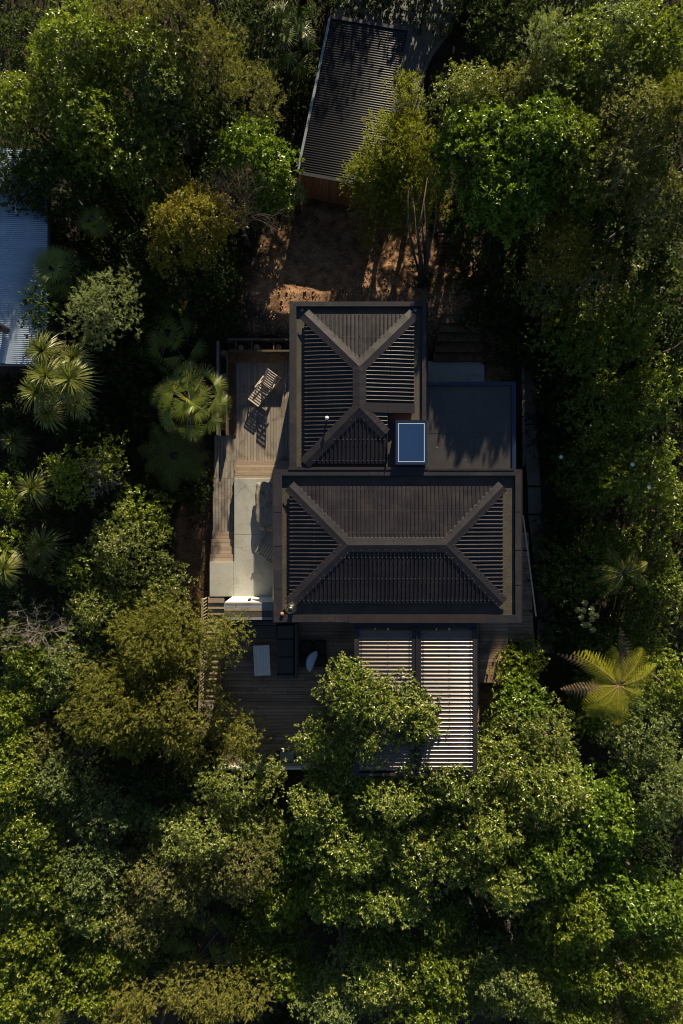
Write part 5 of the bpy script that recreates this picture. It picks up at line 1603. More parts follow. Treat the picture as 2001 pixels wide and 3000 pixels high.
# ---- trees: (u, v, ru, rv, top height, leaf kind, label, options)
BT = [
 # top left grove
 (200, 95, 175, 120, 7.6, 'glossy', 'tall glossy green tree nearest the top left corner', {}),
 (400, 130, 120, 110, 7.4, 'glossy', 'glossy green tree left of the feathery olive tree at the top', {}),
 (455, 215, 85, 120, 7.0, 'greyed', 'grey-green glossy tree between the olive tree and the big grove', {}),
 (55, 300, 110, 150, 6.8, 'glossy', 'glossy green tree at the left edge above the blue roof', {}),
 (250, 330, 135, 140, 7.0, 'glossy', 'broad glossy green tree in the middle of the top left grove', {}),
 (390, 420, 95, 140, 6.4, 'glossy', 'glossy green tree above the round golden tree, half in shade', {}),
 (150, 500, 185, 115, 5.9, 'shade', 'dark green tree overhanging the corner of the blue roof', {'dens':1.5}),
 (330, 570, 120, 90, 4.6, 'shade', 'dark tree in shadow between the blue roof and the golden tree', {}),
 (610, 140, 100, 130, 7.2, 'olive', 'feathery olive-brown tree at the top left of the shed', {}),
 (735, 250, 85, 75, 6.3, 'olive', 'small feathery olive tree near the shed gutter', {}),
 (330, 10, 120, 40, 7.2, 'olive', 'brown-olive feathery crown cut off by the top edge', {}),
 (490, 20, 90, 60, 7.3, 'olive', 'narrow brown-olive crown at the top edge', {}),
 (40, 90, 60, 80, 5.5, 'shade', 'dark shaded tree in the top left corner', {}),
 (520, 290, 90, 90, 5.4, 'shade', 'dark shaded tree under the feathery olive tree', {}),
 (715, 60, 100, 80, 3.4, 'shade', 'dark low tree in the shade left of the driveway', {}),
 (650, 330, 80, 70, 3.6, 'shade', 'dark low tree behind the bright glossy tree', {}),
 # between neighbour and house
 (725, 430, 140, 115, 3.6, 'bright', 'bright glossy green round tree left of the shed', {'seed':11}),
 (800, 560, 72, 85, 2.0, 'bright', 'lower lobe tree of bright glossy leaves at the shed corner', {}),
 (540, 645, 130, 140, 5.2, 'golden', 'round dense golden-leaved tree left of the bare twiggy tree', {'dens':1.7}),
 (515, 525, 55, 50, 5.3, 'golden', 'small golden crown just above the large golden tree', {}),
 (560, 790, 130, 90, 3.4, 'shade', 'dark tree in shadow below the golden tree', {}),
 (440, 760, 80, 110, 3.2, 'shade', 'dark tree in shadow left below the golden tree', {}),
 (285, 890, 100, 118, 5.0, 'silvery', 'pale silvery green feathery tree right of the blue roof', {'dens':1.1}),
 (195, 640, 75, 95, 2.6, 'shade', 'dark shrub in the gap right of the blue roof, upper', {}),
 (240, 730, 80, 70, 2.4, 'shade', 'dark shrub in the gap right of the blue roof, lower', {}),
 (220, 800, 80, 60, 3.6, 'shade', 'dark shrub above the silvery tree', {}),
 (115, 905, 60, 70, 4.2, 'shade', 'dark round shrub touching the blue roof edge', {}),
 (330, 1060, 90, 90, 2.2, 'shade', 'dark shrub in shade below the silvery tree', {}),
 (420, 1190, 90, 120, 1.5, 'shade', 'dark undergrowth tree left of the lit fan palm', {}),
 (30, 1180, 80, 90, 2.5, 'shade', 'dark green tree under the cabbage tree at the left edge', {}),
 (250, 1240, 90, 70, 2.2, 'shade', 'dark shrub above the half bare lime shrub', {}),
 (200, 1385, 90, 85, 2.9, 'lime', 'lime green shrub with pale bare twigs on its right', {'branches':8, 'dens':0.8}),
 (300, 1350, 42, 75, 3.0, 'lime', 'narrow lime shrub beside the pale bare twigs', {}),
 (12, 1430, 45, 95, 2.6, 'glossy', 'glossy green tree cut by the left edge, middle', {}),
 (25, 1600, 45, 55, 2.4, 'lime', 'lime green shrub at the left edge', {}),
 (150, 1500, 70, 60, 1.4, 'shade', 'dark shrub between the two left cabbage trees', {}),
 (420, 1440, 120, 60, 1.6, 'shade', 'dark green tree above the pale green slope tree', {}),
 (400, 1500, 75, 70, 2.3, 'lime', 'small lime green crown at the top of the slope tree', {}),
 (365, 1600, 130, 110, 2.9, 'pale', 'pale green small-leaved tree left of the mulch strip', {}),
 (240, 1660, 90, 80, 2.1, 'glossy', 'glossy green crown lower left of the pale slope tree', {}),
 (475, 1740, 80, 75, 2.3, 'pale', 'pale green crown next to the sunlit mulch', {}),
 (300, 1790, 130, 95, 2.5, 'pale', 'wide pale green tree above the big olive tree', {}),
 (560, 1430, 60, 90, 0.2, 'shade', 'low dark shrub under the tree fern by the boardwalk', {}),
 (60, 1760, 90, 70, 1.5, 'shade', 'dark shrub above the bare crooked branches', {}),
 (75, 1920, 90, 100, 2.1, 'glossy', 'glossy green tree with bare crooked branches on top', {'branches':5}),
 (200, 1960, 100, 120, 2.3, 'greyed', 'grey-green tree left of the big olive tree', {}),
 (40, 2070, 70, 90, 1.9, 'lime', 'lime green tree at the left edge beside the grey-green tree', {}),
 # big olive tree and companions
 (450, 1890, 125, 115, 3.5, 'olive_green', 'large feathery olive tree left of the garden stair', {'seed':21,'dens':1.5}),
 (335, 2085, 135, 140, 3.4, 'olive_green', 'broad feathery brown-olive tree on the slope', {'seed':22,'dens':1.4}),
 (475, 2075, 120, 140, 3.3, 'olive', 'feathery brown-olive tree between slope and stair', {}),
 (662, 1862, 48, 66, 3.4, 'olive_green', 'upright yellowish feathery branch crown over the stair and bar wall', {'seed':31}),
 (585, 1925, 62, 75, 2.8, 'olive_green', 'feathery olive crown hanging over the handrail', {}),
 (630, 2090, 45, 80, 1.7, 'olive_green', 'thin feathery crown between stair and glass balustrade', {'holes':0.3, 'dens':0.7}),
 (700, 2170, 52, 58, 2.3, 'olive_green', 'small feathery crown leaning over the south west deck corner', {}),
 (440, 2270, 150, 90, 1.8, 'shade', 'dark shaded tree below the brown-olive trees', {'dens':1.3}),
 (560, 2200, 60, 90, 2.0, 'olive', 'narrow brown-olive crown by the bottom of the stair', {}),
 (690, 2300, 120, 75, 1.9, 'pale', 'pale green tree touching the south west corner of the deck', {}),
 (130, 2180, 75, 70, 1.8, 'brown', 'brown olive half bare shrub left of the olive trees', {'branches':8}),
 (30, 2180, 50, 60, 2.0, 'lime', 'lime green crown at the left edge, lower middle', {}),
 (25, 2290, 55, 85, 2.1, 'lime', 'bright yellow-green tree at the left edge', {}),
 (160, 2300, 100, 90, 1.7, 'greyed', 'dull grey-green tree right of the yellow-green edge tree', {'branches':5}),
 (300, 2380, 120, 90, 1.4, 'greyed', 'grey-green tree below the dark shaded tree', {}),
 (60, 2450, 90, 90, 1.8, 'glossy', 'glossy green tree at the left edge above the green bottom trees', {}),
 # lower left
 (590, 2450, 170, 100, 1.8, 'pale', 'broad pale olive tree south west of the deck', {'branches':8}),
 (700, 2540, 130, 130, 1.6, 'brown', 'brownish olive tree with pale twigs south of the deck corner', {'branches':10}),
 (480, 2590, 150, 110, 1.3, 'brown', 'brownish olive tree in the lower left middle', {'branches':6}),
 (250, 2560, 105, 110, 1.4, 'greyed', 'pale grey-green sparkling tree in the lower left', {}),
 (250, 2680, 90, 70, 1.1, 'pale', 'pale green crown under the grey-green sparkling tree', {}),
 (400, 2720, 130, 90, 0.7, 'brown', 'small-leaved brown-green tree above the lime bottom tree', {}),
 (90, 2600, 100, 90, 1.5, 'glossy', 'glossy green tree at the lower left edge', {}),
 (70, 2760, 110, 110, 1.3, 'lime', 'lime green tree in the lower left corner region', {}),
 (50, 2920, 100, 100, 1.2, 'lime', 'lime green tree in the bottom left corner', {}),
 (140, 2840, 80, 80, 0.9, 'glossy', 'glossy green tree right of the bottom left corner tree', {}),
 (280, 2820, 140, 75, 0.8, 'lime', 'wide lime green tree near the bottom left', {}),
 (250, 2920, 120, 70, 0.8, 'lime', 'lime green tree at the bottom edge left', {}),
 (390, 2940, 60, 50, 1.0, 'olive', 'small feathery tree at the bottom edge, left one', {}),
 (360, 2990, 90, 30, 1.0, 'olive', 'feathery crown cut by the bottom edge', {}),
 (610, 2930, 135, 85, 1.1, 'olive', 'round feathery grey-olive tree at the bottom edge', {'dens':1.2}),
 (500, 2790, 90, 60, -0.6, 'shade', 'dark shrub above the bottom feathery trees', {}),
 (840, 2480, 75, 100, 0.8, 'bright', 'bright green tree between the olive tree and the lower middle trees', {}),
 (820, 2640, 85, 90, 0.5, 'lime', 'lime green tree in the lower middle', {}),
 (790, 2800, 110, 100, 0.0, 'glossy', 'glossy green tree above the dark gap at the bottom', {}),
 (860, 2880, 60, 60, 0.0, 'glossy', 'small glossy crown beside the dark gap', {}),
 (830, 2980, 90, 40, -2.5, 'shade', 'dark low tree at the bottom edge middle', {}),
 # tree over the pergola
 (1065, 2050, 115, 115, 4.0, 'flower', 'budding glossy tree leaning over the left pergola bay', {'seed':41}),
 (1020, 1985, 45, 45, 3.8, 'flower', 'small leafy top over the pergola frame', {}),
 (1180, 2075, 95, 110, 3.9, 'flower', 'leafy crown over the middle beam of the pergola', {'seed':43}),
 (1235, 2110, 62, 95, 3.7, 'flower', 'leafy crown over the right pergola bay', {}),
 (1105, 2175, 150, 105, 3.4, 'flower', 'broad crown covering the lower end of the left pergola bay', {'seed':45}),
 (945, 2170, 92, 75, 2.7, 'flower', 'round leafy crown hanging over the deck beside the hatch', {'seed':46}),
 (1050, 2275, 135, 62, 2.5, 'flower', 'leafy crown hiding the lower left corner of the pergola', {}),
 (1210, 2245, 95, 62, 3.2, 'flower', 'leafy branches at the lower end of the pergola', {}),
 (1400, 2220, 50, 50, 2.6, 'flower', 'small crown at the lower right pergola corner', {}),
 # lower right forest
 (940, 2370, 85, 90, 1.9, 'flower', 'budding tree just south of the deck edge, left', {}),
 (1150, 2335, 135, 75, 2.6, 'flower', 'budding tree south of the pergola, left', {'branches':5}),
 (1330, 2305, 95, 60, 2.7, 'flower', 'budding tree south of the pergola, right', {'branches':5}),
 (1040, 2500, 140, 95, 2.0, 'flower', 'wide budding tree in the lower middle', {}),
 (1240, 2520, 130, 110, 2.1, 'flower', 'budding glossy tree in the lower right middle', {'branches':5}),
 (1110, 2650, 150, 85, 1.7, 'flower', 'large sparkling tree below the middle', {}),
 (980, 2620, 70, 110, 1.3, 'glossy', 'glossy tree right of the lime tree in the lower middle', {}),
 (1430, 2440, 130, 110, 2.1, 'flower', 'budding tree right of the middle in the lower forest', {}),
 (1480, 2240, 105, 120, 2.6, 'flower', 'budding tree right of the pergola', {'branches':4}),
 (1600, 2160, 90, 90, 2.6, 'pale', 'pale sparkling tree left below the bright tree fern', {}),
 (1620, 2330, 110, 110, 2.3, 'flower', 'budding tree below the bright tree fern', {}),
 (1540, 2080, 80, 75, 1.9, 'bright', 'bright glossy tree below the leafy shrub', {}),
 (1525, 1960, 80, 62, 0.9, 'lime', 'sunlit leafy shrub at the end of the concrete path', {}),
 (1640, 2520, 130, 110, 2.0, 'bright', 'bright glossy tree in the lower right forest', {}),
 (1500, 2590, 140, 75, 1.9, 'flower', 'budding tree above the dark gap of the lower right forest', {}),
 (1290, 2700, 70, 60, 0.6, 'glossy', 'glossy crown beside the dark gap', {}),
 (1450, 2740, 110, 70, 0.0, 'shade', 'dark tree in the gap of the lower right forest', {}),
 (1170, 2790, 120, 70, 0.8, 'glossy', 'glossy green tree left of the dark gap', {}),
 (1110, 2880, 130, 95, 1.2, 'flower', 'sparkling tree near the bottom edge, left', {'seed':61}),
 (1290, 2870, 110, 110, 1.1, 'glossy', 'glossy tree near the bottom edge, middle', {}),
 (1440, 2860, 120, 90, 0.9, 'greyed', 'silvery sparkling tree near the bottom edge', {}),
 (1560, 2900, 140, 110, 1.0, 'pale', 'pale sparkling tree at the bottom edge right of the middle', {}),
 (1000, 2960, 120, 60, 0.8, 'greyed', 'grey-green tree at the bottom edge, middle', {}),
 (1260, 2980, 160, 45, 0.9, 'glossy', 'glossy tree cut by the bottom edge', {}),
 (1720, 2700, 130, 110, 1.7, 'lime', 'yellowish green tree in the lower right', {}),
 (1830, 2640, 110, 110, 1.6, 'bright', 'bright green tree in the lower right', {}),
 (1740, 2850, 130, 100, 1.3, 'lime', 'lime green tree near the bottom right', {}),
 (1920, 2870, 110, 130, 1.4, 'lime', 'lime green tree in the bottom right corner', {}),
 (1960, 2680, 80, 90, 1.5, 'bright', 'bright green tree at the lower right edge', {}),
 (1700, 2980, 120, 50, 0.8, 'lime', 'lime green tree cut by the bottom edge right', {}),
 (1780, 2400, 110, 120, 1.9, 'bright', 'bright green tree below the tree fern to the right', {}),
 (1880, 2500, 110, 80, 0.6, 'shade', 'dark tree in the shadow below the grey right edge tree', {}),
 (1900, 2170, 115, 110, 2.7, 'greyed', 'grey-green small-leaved tree right of the tree fern', {}),
 (1950, 2330, 90, 110, 2.2, 'greyed', 'grey-green tree at the right edge below the fern', {}),
 (1975, 2010, 65, 80, 2.4, 'lime', 'sunlit lime shrub at the right edge beside the tree fern', {}),
 (1800, 2070, 110, 90, 0.4, 'bright', 'small leaved shrub growing under the tree fern', {}),
 # right side in deep shade
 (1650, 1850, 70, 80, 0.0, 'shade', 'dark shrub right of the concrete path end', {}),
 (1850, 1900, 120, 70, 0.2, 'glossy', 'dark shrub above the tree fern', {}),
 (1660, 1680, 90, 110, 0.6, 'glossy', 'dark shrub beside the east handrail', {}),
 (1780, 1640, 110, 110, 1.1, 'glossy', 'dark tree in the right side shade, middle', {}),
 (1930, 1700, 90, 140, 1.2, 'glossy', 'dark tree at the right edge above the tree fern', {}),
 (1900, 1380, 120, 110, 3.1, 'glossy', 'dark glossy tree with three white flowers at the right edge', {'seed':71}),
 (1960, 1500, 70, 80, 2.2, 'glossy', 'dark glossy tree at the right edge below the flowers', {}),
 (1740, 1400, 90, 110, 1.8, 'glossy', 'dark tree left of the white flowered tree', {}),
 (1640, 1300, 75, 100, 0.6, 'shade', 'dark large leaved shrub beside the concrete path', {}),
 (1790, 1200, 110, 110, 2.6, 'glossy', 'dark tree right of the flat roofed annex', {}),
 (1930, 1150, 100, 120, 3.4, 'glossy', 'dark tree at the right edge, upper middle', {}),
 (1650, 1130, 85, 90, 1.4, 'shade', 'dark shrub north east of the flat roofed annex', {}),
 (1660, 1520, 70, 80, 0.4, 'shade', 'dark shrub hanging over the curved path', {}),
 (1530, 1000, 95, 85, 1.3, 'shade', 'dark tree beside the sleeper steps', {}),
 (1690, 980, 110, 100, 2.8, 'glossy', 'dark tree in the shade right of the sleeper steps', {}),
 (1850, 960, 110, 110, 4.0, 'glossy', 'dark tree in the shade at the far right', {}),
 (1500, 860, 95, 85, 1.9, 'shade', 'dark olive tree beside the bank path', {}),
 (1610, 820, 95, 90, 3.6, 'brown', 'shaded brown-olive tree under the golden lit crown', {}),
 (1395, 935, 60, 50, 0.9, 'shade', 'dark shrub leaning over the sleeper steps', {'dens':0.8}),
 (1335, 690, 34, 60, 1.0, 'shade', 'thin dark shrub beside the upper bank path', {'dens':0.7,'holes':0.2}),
 (895, 210, 38, 120, 0.4, 'shade', 'low dark shrubs along the shed gutter side', {}),
 (905, 60, 50, 60, 0.4, 'shade', 'low dark shrub at the top left shed corner', {}),
 (1402, 60, 28, 60, 0.3, 'shade', 'low dark shrub along the driveway kerb', {}),
 (1290, 270, 30, 50, 0.1, 'shade', 'low dark shrub in the mulch inside the driveway curve', {'dens':0.7}),
 (1400, 790, 70, 90, 1.4, 'shade', 'dark shrub beside the narrow bank path', {}),
 (1760, 790, 110, 100, 4.4, 'brown', 'dull olive tree in shade right of the golden lit crown', {}),
 (1930, 780, 100, 120, 4.8, 'shade', 'dark tree at the right edge below the brown-olive trees', {}),
 # top right grove
 (1665, 700, 85, 100, 5.1, 'golden', 'golden-green tree with only its top in sunlight', {}),
 (1470, 640, 115, 90, 4.0, 'shade', 'dark green lower side of the large glossy tree', {'dens':1.4}),
 (1405, 400, 125, 130, 5.8, 'bright', 'large glossy round tree right of the yellow feathery tree', {'seed':81,'dens':1.5}),
 (1530, 500, 140, 125, 6.1, 'bright', 'large bright glossy tree in the top right grove, lower', {'seed':82,'dens':1.5}),
 (1600, 370, 115, 115, 6.6, 'bright', 'large bright glossy tree in the top right grove, upper', {'seed':83,'dens':1.5}),
 (1700, 400, 100, 120, 6.6, 'glossy', 'bright glossy tree next to the brown-olive tree', {'branches':3}),
 (1720, 540, 90, 90, 5.4, 'glossy', 'half shaded glossy tree above the golden lit crown', {}),
 (1375, 245, 105, 75, 5.6, 'pale', 'pale sparkling tree beside the driveway curve', {}),
 (1520, 235, 95, 70, 5.8, 'brown', 'brownish olive bushy tree above the large glossy tree', {}),
 (1640, 240, 90, 80, 6.1, 'greyed', 'grey-green tree at the top right', {}),
 (1620, 110, 75, 80, 6.2, 'silvery', 'grey-green feathery tree with upright tips near the top edge', {}),
 (1730, 130, 80, 110, 6.5, 'glossy', 'sparkling glossy tree near the top right', {}),
 (1830, 70, 95, 90, 6.8, 'greyed', 'grey-green tree with long leaf sprays near the top right corner', {}),
 (1940, 80, 90, 100, 6.9, 'glossy', 'glossy tree in the top right corner', {}),
 (1830, 210, 110, 80, 6.6, 'greyed', 'grey-green tree above the brown-olive trees', {}),
 (1890, 320, 110, 110, 7.0, 'brown', 'brown-olive fine-leaved tree at the right, upper', {'seed':91}),
 (1850, 460, 110, 110, 6.6, 'brown', 'brown-olive fine-leaved tree at the right, middle', {'seed':92}),
 (1940, 560, 95, 110, 6.3, 'brown', 'brown-olive fine-leaved tree at the right, lower', {'seed':93}),
 (1980, 290, 50, 70, 7.2, 'yellow_green', 'fresh green feathery branch at the right edge', {}),
 (1810, 620, 90, 80, 5.0, 'shade', 'dark tree under the brown-olive trees', {}),
 (1520, 40, 105, 85, 5.0, 'shade', 'dark tree in shade right of the driveway', {}),
 (1440, 160, 52, 50, 2.6, 'shade', 'dark shrub at the driveway curve', {}),
 # yellow feathery tree at the shed
 (1185, 262, 52, 70, 4.5, 'yellow_green', 'upper tip of yellow-green feathery foliage over the shed roof', {'seed':101}),
 (1165, 415, 118, 130, 4.2, 'yellow_green', 'yellow-green feathery tree hanging over the right side of the shed', {'seed':102,'dens':1.5}),
 (1105, 515, 92, 95, 3.5, 'yellow_green', 'yellow-green feathery crown over the shed corner', {'seed':103,'dens':1.5}),
 (1215, 545, 85, 125, 3.7, 'yellow_green', 'yellow-green feathery crown beside the bank path', {'seed':104, 'branches':5,'dens':1.3}),
 (1130, 635, 88, 70, 2.5, 'olive_green', 'shaded feathery lower branch above the bare clay bank', {'holes':0.2}),
]
# neighbours of the wood beyond the picture's top and side edges whose shade falls into view; the driveway pair is added to block sun
BT += [
 (1250, -165, 290, 55, 1.1, 'shade', 'low dense unseen tree row added to keep sun off the driveway', {'dens':2.2,'depth':0.9}),
 (1270, -130, 300, 100, 2.9, 'shade', 'dark unseen tree added beyond the top edge to shade the driveway', {'dens':1.6,'depth':3.0}),
 (1960, 3060, 150, 80, 0.6, 'lime', 'lime green tree beyond the bottom right corner', {}),
 (1650, 3090, 160, 80, 0.4, 'shade', 'tree beyond the bottom edge right', {}),
 (700, 3060, 200, 60, -1.0, 'shade', 'tree beyond the bottom edge, left of the middle', {}),
 (100, 3080, 160, 70, 0.4, 'glossy', 'tree beyond the bottom left corner', {'dens':0.7}),
 (1050, 3080, 180, 60, 0.2, 'shade', 'tree beyond the bottom edge in the middle', {}),
 (1120, -520, 300, 170, 4.9, 'shade', 'dark shade tree beyond the top edge', {'dens':0.45,'holes':0.3}),
 (870, -260, 170, 130, 4.6, 'shade', 'tall shade tree beyond the top edge left of the driveway', {'dens':0.7}),
 (1440, -300, 200, 160, 5.2, 'shade', 'tall shade tree beyond the top edge right of the driveway', {'dens':0.7}),
 (560, -240, 200, 160, 6.6, 'shade', 'tall shade tree beyond the top left edge', {'dens':0.6}),
 (1800, -280, 230, 170, 6.3, 'shade', 'tall shade tree beyond the top right edge', {'dens':0.6}),
 (2130, 350, 110, 260, 8.4, 'shade', 'tall shade tree beyond the right edge, upper', {'dens':0.6}),
 (2130, 950, 110, 260, 6.8, 'shade', 'tall shade tree beyond the right edge, middle', {'dens':0.6}),
]
for (u, v, ru, rv, zt, sp, label, opt) in BT:
    if u < 700 and -50 < v < 600: zt -= 1.2
    if v > 2280 and sp != 'shade': zt += (0.95 if u > 900 else 0.6)*(1.0 if v < 2750 else 0.7)
    small = max(ru, rv) < 70 and ('shrub' in label)
    grp = {'broad':'broadleaf trees of the wood', 'needle':'feathery needle-leaved trees'}[SPEC[sp][4]]
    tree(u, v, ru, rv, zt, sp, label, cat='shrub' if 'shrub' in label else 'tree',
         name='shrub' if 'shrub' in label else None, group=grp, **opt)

# white flowers on the dark glossy tree
def bloom(u, v, z, label):
    x, y = P(u, v, z)
    t = empty('white_flower', (x, y, z), label, 'flower', 'white flowers in the shaded tree')
    for i in range(7):
        a = i*0.9+u
        d = Vector((math.cos(a), math.sin(a), 0.25)); s = Vector((-math.sin(a), math.cos(a), 0))
        vs = [Vector((x,y,z)), Vector((x,y,z))+d*0.05+s*0.033, Vector((x,y,z))+d*0.10+Vector((0,0,0.02)), Vector((x,y,z))+d*0.05-s*0.033]
        MB().add(vs, [(0,1,2,3)]).build('petal', M['flower'], t)
bloom(1643, 1339, 1.2, 'small white flower cluster nearest the concrete path')
bloom(1852, 1361, 3.2, 'white open flower on the dark glossy tree, left of two')
bloom(1901, 1427, 3.2, 'white open flower on the dark glossy tree, right of two')

# palms, cabbage trees, ferns
fan_palm(555, 1172, 114, 3.5, 'sunlit fan palm with browned leaf tips left of the north deck', 30, seed=5, fan=0.64, tipbrown=0.9)
fan_palm(495, 985, 112, 1.2, 'dark shaded fan palm above the sunlit fan palm', 22, seed=6, fan=0.66, tipbrown=0.1)
fan_palm(160, 790, 75, 3.6, 'dark fan palm beside the blue roof', 18, seed=7, fan=0.7, tipbrown=0.1)
fan_palm(810, 90, 110, 1.9, 'dark fan palm in shade left of the shed gutter', 20, seed=8, fan=0.75, tipbrown=0.1)
fan_palm(862, 555, 40, 1.6, 'dry fan palm tips showing at the shed corner', 9, seed=9, fan=0.4, tipbrown=1.6)
fan_palm(560, 2830, 120, -0.9, 'dark fan palm in the gap above the bottom feathery tree', 18, seed=12, fan=0.8, tipbrown=0.1)
fan_palm(1930, 820, 90, 3.6, 'dark fan palm near the right edge', 14, seed=13, fan=0.7, tipbrown=0.1)
fan_palm(270, 640, 45, 3.4, 'pale fan palm leaf tips in the shade right of the blue roof', 8, seed=14, fan=0.55, tipbrown=0.8)
cabbage_tree(155, 1090, [(-30,-60,70,0.1),(50,20,85,0.3),(-45,60,75,0.1),(-15,120,60,-0.5),(60,-40,60,-0.1),(-20,10,80,0.35),(70,90,55,-0.4)], 4.7, 'large many-headed cabbage tree with seed plumes below the blue roof', flowers=2, seed=21)
cabbage_tree(40, 1290, [(0,0,50,0)], 2.0, 'small single-headed cabbage tree at the left edge', seed=22)
cabbage_tree(95, 1430, [(0,0,65,0)], 2.2, 'single-headed cabbage tree left of the half bare lime shrub', seed=23)
cabbage_tree(125, 1595, [(0,0,70,0),(-20,55,45,-0.3)], 1.8, 'dark two-headed cabbage tree at the left', seed=24)
cabbage_tree(12, 1668, [(0,0,58,0)], 3.2, 'bright sunlit cabbage tree head at the left edge', seed=25)
cabbage_tree(145, 2420, [(0,0,60,0),(10,50,40,-0.3)], 1.5, 'strappy cabbage tree in the lower left', seed=26)
cabbage_tree(150, 2985, [(0,0,50,0)], 1.0, 'cabbage tree cut by the bottom edge', seed=27)
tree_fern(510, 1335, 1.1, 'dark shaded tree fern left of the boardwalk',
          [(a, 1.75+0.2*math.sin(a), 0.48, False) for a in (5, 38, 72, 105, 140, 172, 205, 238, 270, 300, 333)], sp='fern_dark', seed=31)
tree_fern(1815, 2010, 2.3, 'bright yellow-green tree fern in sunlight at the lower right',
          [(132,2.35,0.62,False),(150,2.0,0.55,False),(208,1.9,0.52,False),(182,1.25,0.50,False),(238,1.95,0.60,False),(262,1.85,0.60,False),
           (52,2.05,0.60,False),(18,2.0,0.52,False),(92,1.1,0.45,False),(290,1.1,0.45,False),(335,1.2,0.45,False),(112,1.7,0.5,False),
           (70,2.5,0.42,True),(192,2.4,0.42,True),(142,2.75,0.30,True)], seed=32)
bare_branches(685, 590, 105, 115, 4.7, 'bare grey twiggy tree between the golden tree and the bright glossy tree', seed=41, n=44, mk='bark_twig')
bare_branches(85, 1850, 95, 70, 2.9, 'crooked bare branches above the left glossy tree', seed=42, n=26)
bare_branches(265, 1385, 60, 60, 3.0, 'pale bare twigs inside the lime green shrub', seed=43, n=30)
# trunk group of the feathery tree standing on the bank beside the path
def bank_trunks():
    x, y = P(1242, 830, 0.6)
    t = empty('leaning_trunks', (x, y, 0.4), 'dark bare trunks leaning north from the house corner to the feathery tree', 'tree trunks')
    base = Vector((x, y, 0.2))
    for i, (u, v, z, r_) in enumerate(((1225,700,3.0,0.13),(1250,690,3.4,0.09),(1195,660,3.2,0.07),(1275,660,3.6,0.06),(1235,640,3.8,0.08))):
        e = Vector((*P(u, v, z), z))
        e2 = Vector((*P(u-15+8*i, v-120, z+0.4), z+0.4))
        MB().tube([base+Vector((0.08*i-0.15,0,0)), base.lerp(e,0.5)+Vector((0.1*math.sin(i*2),0.1,0)), e, e2], [r_, r_*0.8, r_*0.55, 0.015], 7).build('trunk', M['bark'], t, smooth=True)
bank_trunks()
tree(1238, 808, 30, 28, 0.95, 'shade', 'small ivy clump at the foot of the leaning trunks', cat='shrub', name='shrub', dens=1.2)

# large-leaved seedling with pale leaves in the right-hand shade
def big_leaf(u, v, z, label):
    x, y = P(u, v, z)
    t = empty('large_leaf_shrub', (x, y, gz(x,y)), label, 'shrub')
    r = np.random.RandomState(3)
    for i in range(11):
        a = i*2.4; rr = 0.15+0.45*r.rand()
        c = Vector((x+rr*math.cos(a), y+rr*1.3*math.sin(a), z-0.2*rr))
        lb = []
        n = 12
        mb = MB(); vs = [c]
        for k in range(n):
            th = 2*math.pi*k/n
            R_ = 0.17*(1.0 if k % 2 == 0 else 0.72)
            vs.append(c+Vector((R_*math.cos(th), R_*math.sin(th), -0.05+0.02*r.normal())))
        mb.add(vs, [(0, k+1, (k+1)%n+1) for k in range(n)])
        o = mb.build('leaf', LM['pale'], t)
        at = o.data.attributes.new('tint','FLOAT','FACE'); at.data.foreach_set('value', np.full(n, 0.3+0.5*r.rand(), dtype=np.float32))
        MB().tube([tuple(c), (x, y, gz(x,y))], 0.012, 4, cap=False).build('stalk', M['bark'], o)
big_leaf(1725, 1805, 1.5, 'round lobed large-leaved plant catching light above the tree fern')
# arching palm fronds that catch light
def frond_palm():
    x, y = P(1830, 1680, 1.9); g = gz(x, y)
    t = empty('feather_palm', (x, y, g), 'small feather palm with a few sunlit arching fronds in the right-hand shade', 'palm tree')
    MB().tube([(x,y,g-0.1),(x,y,1.8)], 0.09, 7).build('trunk', M['bark'], t, smooth=True)
    r = np.random.RandomState(8)
    for az in (170, 200, 235, 20, 335, 120, 60):
        n = 22
        s = np.linspace(0.1,1,n)
        out = np.array([math.cos(R(az)), math.sin(R(az)),0]); sd = np.array([-out[1],out[0],0])
        c = np.array([x,y,1.85])
        L_ = 1.25
        pts = c+out*(L_*s)[:,None]+np.array([0,0,1])*(L_*(0.5*s-0.75*s*s))[:,None]
        seg=[]
        for i in range(n):
            for sg in (-1,1):
                ln = 0.34*math.sin(math.pi*(0.15+0.8*s[i]))
                d = sd*sg*0.8+out*0.6+np.array([0,0,-0.1])
                q = np.array([0,0.4,0.75,1.0])
                p = pts[i]+d*(ln*q)[:,None]; p[:,2] -= 0.25*ln*q**2
                seg.append(p)
        seg = np.array(seg); m_ = len(seg)
        w = np.tile([0.008,0.022,0.016,0.002],(m_,1))
        o = blade_mesh('frond', seg, np.clip(0.6+r.normal(size=m_)*0.2,0,1), LM['yellow_green'], t, w)
        MB().tube([tuple(p) for p in pts[::3]], 0.01, 4, cap=False).build('rib', M['bark_pale'], o)
frond_palm()

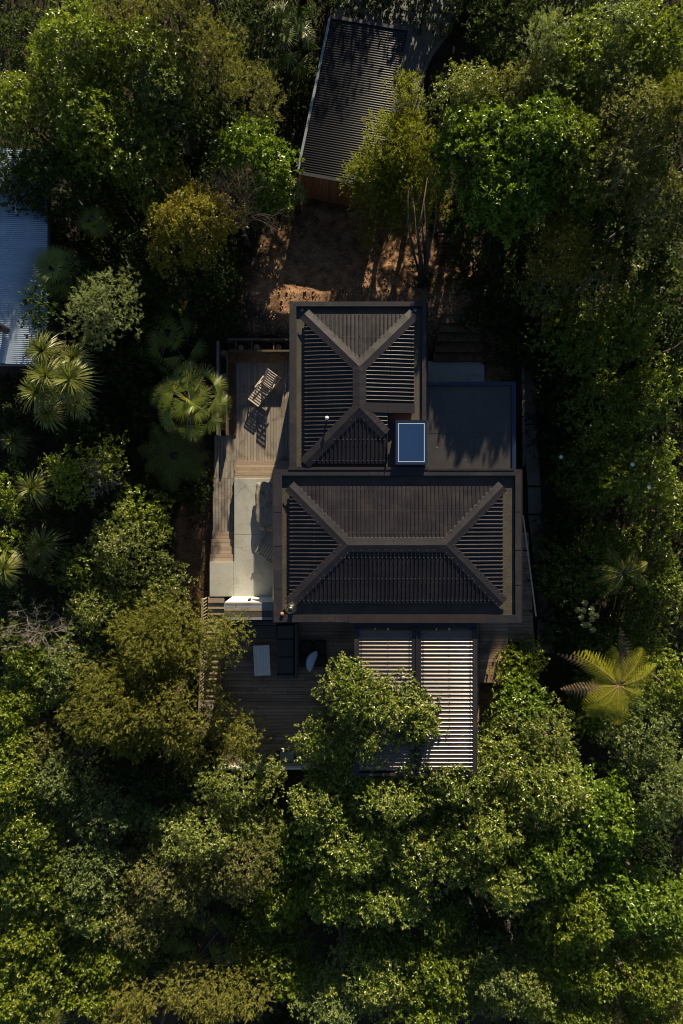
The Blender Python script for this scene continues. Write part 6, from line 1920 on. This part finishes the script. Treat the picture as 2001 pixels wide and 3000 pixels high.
# undergrowth covering the forest floor (uncountable)
def undergrowth():
    r = np.random.RandomState(77)
    n = 140000
    xs = r.uniform(-19, 19, n); ys = r.uniform(-27, 27, n)
    e1 = 26000
    xs[:e1] = r.uniform(7.2, 16, e1); ys[:e1] = r.uniform(4, 24, e1)
    xs[e1:2*e1] = r.uniform(-14, -4.7, e1); ys[e1:2*e1] = r.uniform(3, 21, e1)
    dens = np.array([noise.noise((a*0.45, b*0.45, 5)) for a, b in zip(xs, ys)])
    bad = np.zeros(n, bool)
    def cut(x0, x1, y0, y1):
        nonlocal bad
        bad |= (xs > x0) & (xs < x1) & (ys > y0) & (ys < y1)
    cut(-6.3, 8.9, -12.4, 8.2)        # house, terrace and decks
    cut(-2.0, 4.2, 13.5, 24)          # shed
    cut(-4.6, 4.2, 7, 15)             # bare bank
    cut(4.0, 7.2, 7, 14.5)            # steps
    cut(-0.6, 6.6, 16, 40)            # driveway
    cut(-7.7, -5, -6.5, 2.5)          # mulch
    cut(8.3, 10.0, -6.6, 8.2)         # path
    cut(-30, -12.2, 6, 15.5)
    bad |= dens < -0.35
    xs, ys, dens = xs[~bad], ys[~bad], dens[~bad]
    n = len(xs)
    hh = np.where((np.abs(xs-0.5) > 8.2)&(ys>-8), 1.5, 0.7)
    z = np.interp(ys, GYx, GYz) + r.rand(n)**0.7*hh*(0.7+dens) + 0.05
    base = np.stack([xs, ys, z], 1)
    dirs = norm(r.normal(size=(n,3))+np.array([0,0,0.2]))
    nrm = norm(r.normal(size=(n,3))*0.5+np.array([0,0,1]))
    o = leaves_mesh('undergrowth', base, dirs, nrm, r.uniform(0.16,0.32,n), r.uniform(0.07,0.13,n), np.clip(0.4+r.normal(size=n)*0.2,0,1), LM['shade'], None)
    tag(o, 'dark leafy undergrowth covering the forest floor between the trees', 'undergrowth', kind='stuff')
undergrowth()

# fallen leaves and clods on bare ground
def litter():
    r = np.random.RandomState(9)
    pts = []
    def fill(n, x0, x1, y0, y1, cond=None):
        for _ in range(n):
            x, y = r.uniform(x0, x1), r.uniform(y0, y1)
            if cond and not cond(x, y): continue
            a = noise.noise((x*0.5, y*0.5, 0))*0.16 + noise.noise((x*1.7, y*1.7, 3))*0.06 + noise.noise((x*4.5, y*4.5, 7))*0.03
            if y > 14.5: a *= 0.15
            z = gz(x, y)
            if -5.9 < x < 8.5 and -5 < y < 7.3: z = min(z+a, -1.12)
            else: z += a
            pts.append((x, y, z+0.02+r.rand()*0.03))
    fill(9000, -7.9, -5.6, -6.0, 3.0)
    fill(5000, -5.4, 4.2, 7.6, 10.5, lambda x, y: noise.noise((x, y, 1)) > -0.1)
    fill(2500, -4.6, 4.2, 10.5, 14.2)
    fill(5000, 3.9, 7.0, 7.2, 11.5)
    fill(1600, 6.3, 8.2, -13.5, -5.5)
    o = flat_leaves('leaf_litter', pts, 0.085, LM['litter'], r)
    tag(o, 'brown bark chips and fallen leaves scattered on the clay bank and mulch', 'leaf litter', kind='stuff')
    def sc(n, x0, x1, y0, y1, z, size, name, label):
        q = [(r.uniform(x0,x1), r.uniform(y0,y1), z+0.006+r.rand()*0.01) for _ in range(n)]
        o = flat_leaves(name, q, size, LM['litter'], r); tag(o, label, 'leaf litter', kind='stuff')
    sc(90, ex0+0.1, ex1-0.3, ey0+0.1, ey1-0.3, ZA-0.10, 0.055, 'leaf_litter', 'a few dry leaves lying on the flat annex roof')
    sc(110, ix0+0.02, rx0-0.02, iy0+0.05, iy1-0.05, ZT, 0.05, 'leaf_litter', 'dry leaves in the west gutter of the south roof')
    sc(110, rx1+0.02, ix1-0.02, iy0+0.05, iy1-0.05, ZT, 0.05, 'leaf_litter', 'dry leaves in the east gutter of the south roof')
    sc(140, qx0, ncx, uy0+0.03, qy0-0.02, ZT, 0.055, 'leaf_litter', 'dry leaves drifted between the two roofs')
    sc(45, dk0[0], dx1-0.2, dk1[1], dk0[1], ZD, 0.05, 'leaf_litter', 'scattered leaves on the north deck')
    sc(60, pB[0]+0.1, tx1-0.2, pC[1]+0.1, pA[1]-0.1, 0.0, 0.045, 'leaf_litter', 'a few leaves on the concrete terrace')
    sc(160, k0[0]+0.1, g0[0], k1[1]+0.1, my0, 0.0, 0.05, 'leaf_litter', 'small leaves on the lower deck')
litter()
def clods():
    r = np.random.RandomState(15); mb = MB()
    for _ in range(420):
        x, y = r.uniform(-4.8, 4.3), r.uniform(7.9, 13.8)
        if noise.noise((x*0.8, y*0.8, 4)) < -0.05: continue
        a = noise.noise((x*0.5, y*0.5, 0))*0.16 + noise.noise((x*1.7, y*1.7, 3))*0.06 + noise.noise((x*4.5, y*4.5, 7))*0.03
        q = r.uniform(0.02, 0.075); d = Vector(r.normal(size=3)).normalized(); e = d.orthogonal().normalized()
        mb.obox((x, y, gz(x, y)+a+q*0.3), d, e, d.cross(e), q, q*r.uniform(0.5,0.9), q*r.uniform(0.4,0.8))
    o = mb.build('soil_clods', M['bank'])
    tag(o, 'loose clay clods and small stones on the bare bank', 'soil clods', kind='stuff')
clods()
print('leaves', TOTAL_LEAVES, 'objects', len(bpy.data.objects), 'tris', sum(len(o.data.polygons) for o in bpy.data.objects if o.type=='MESH'))
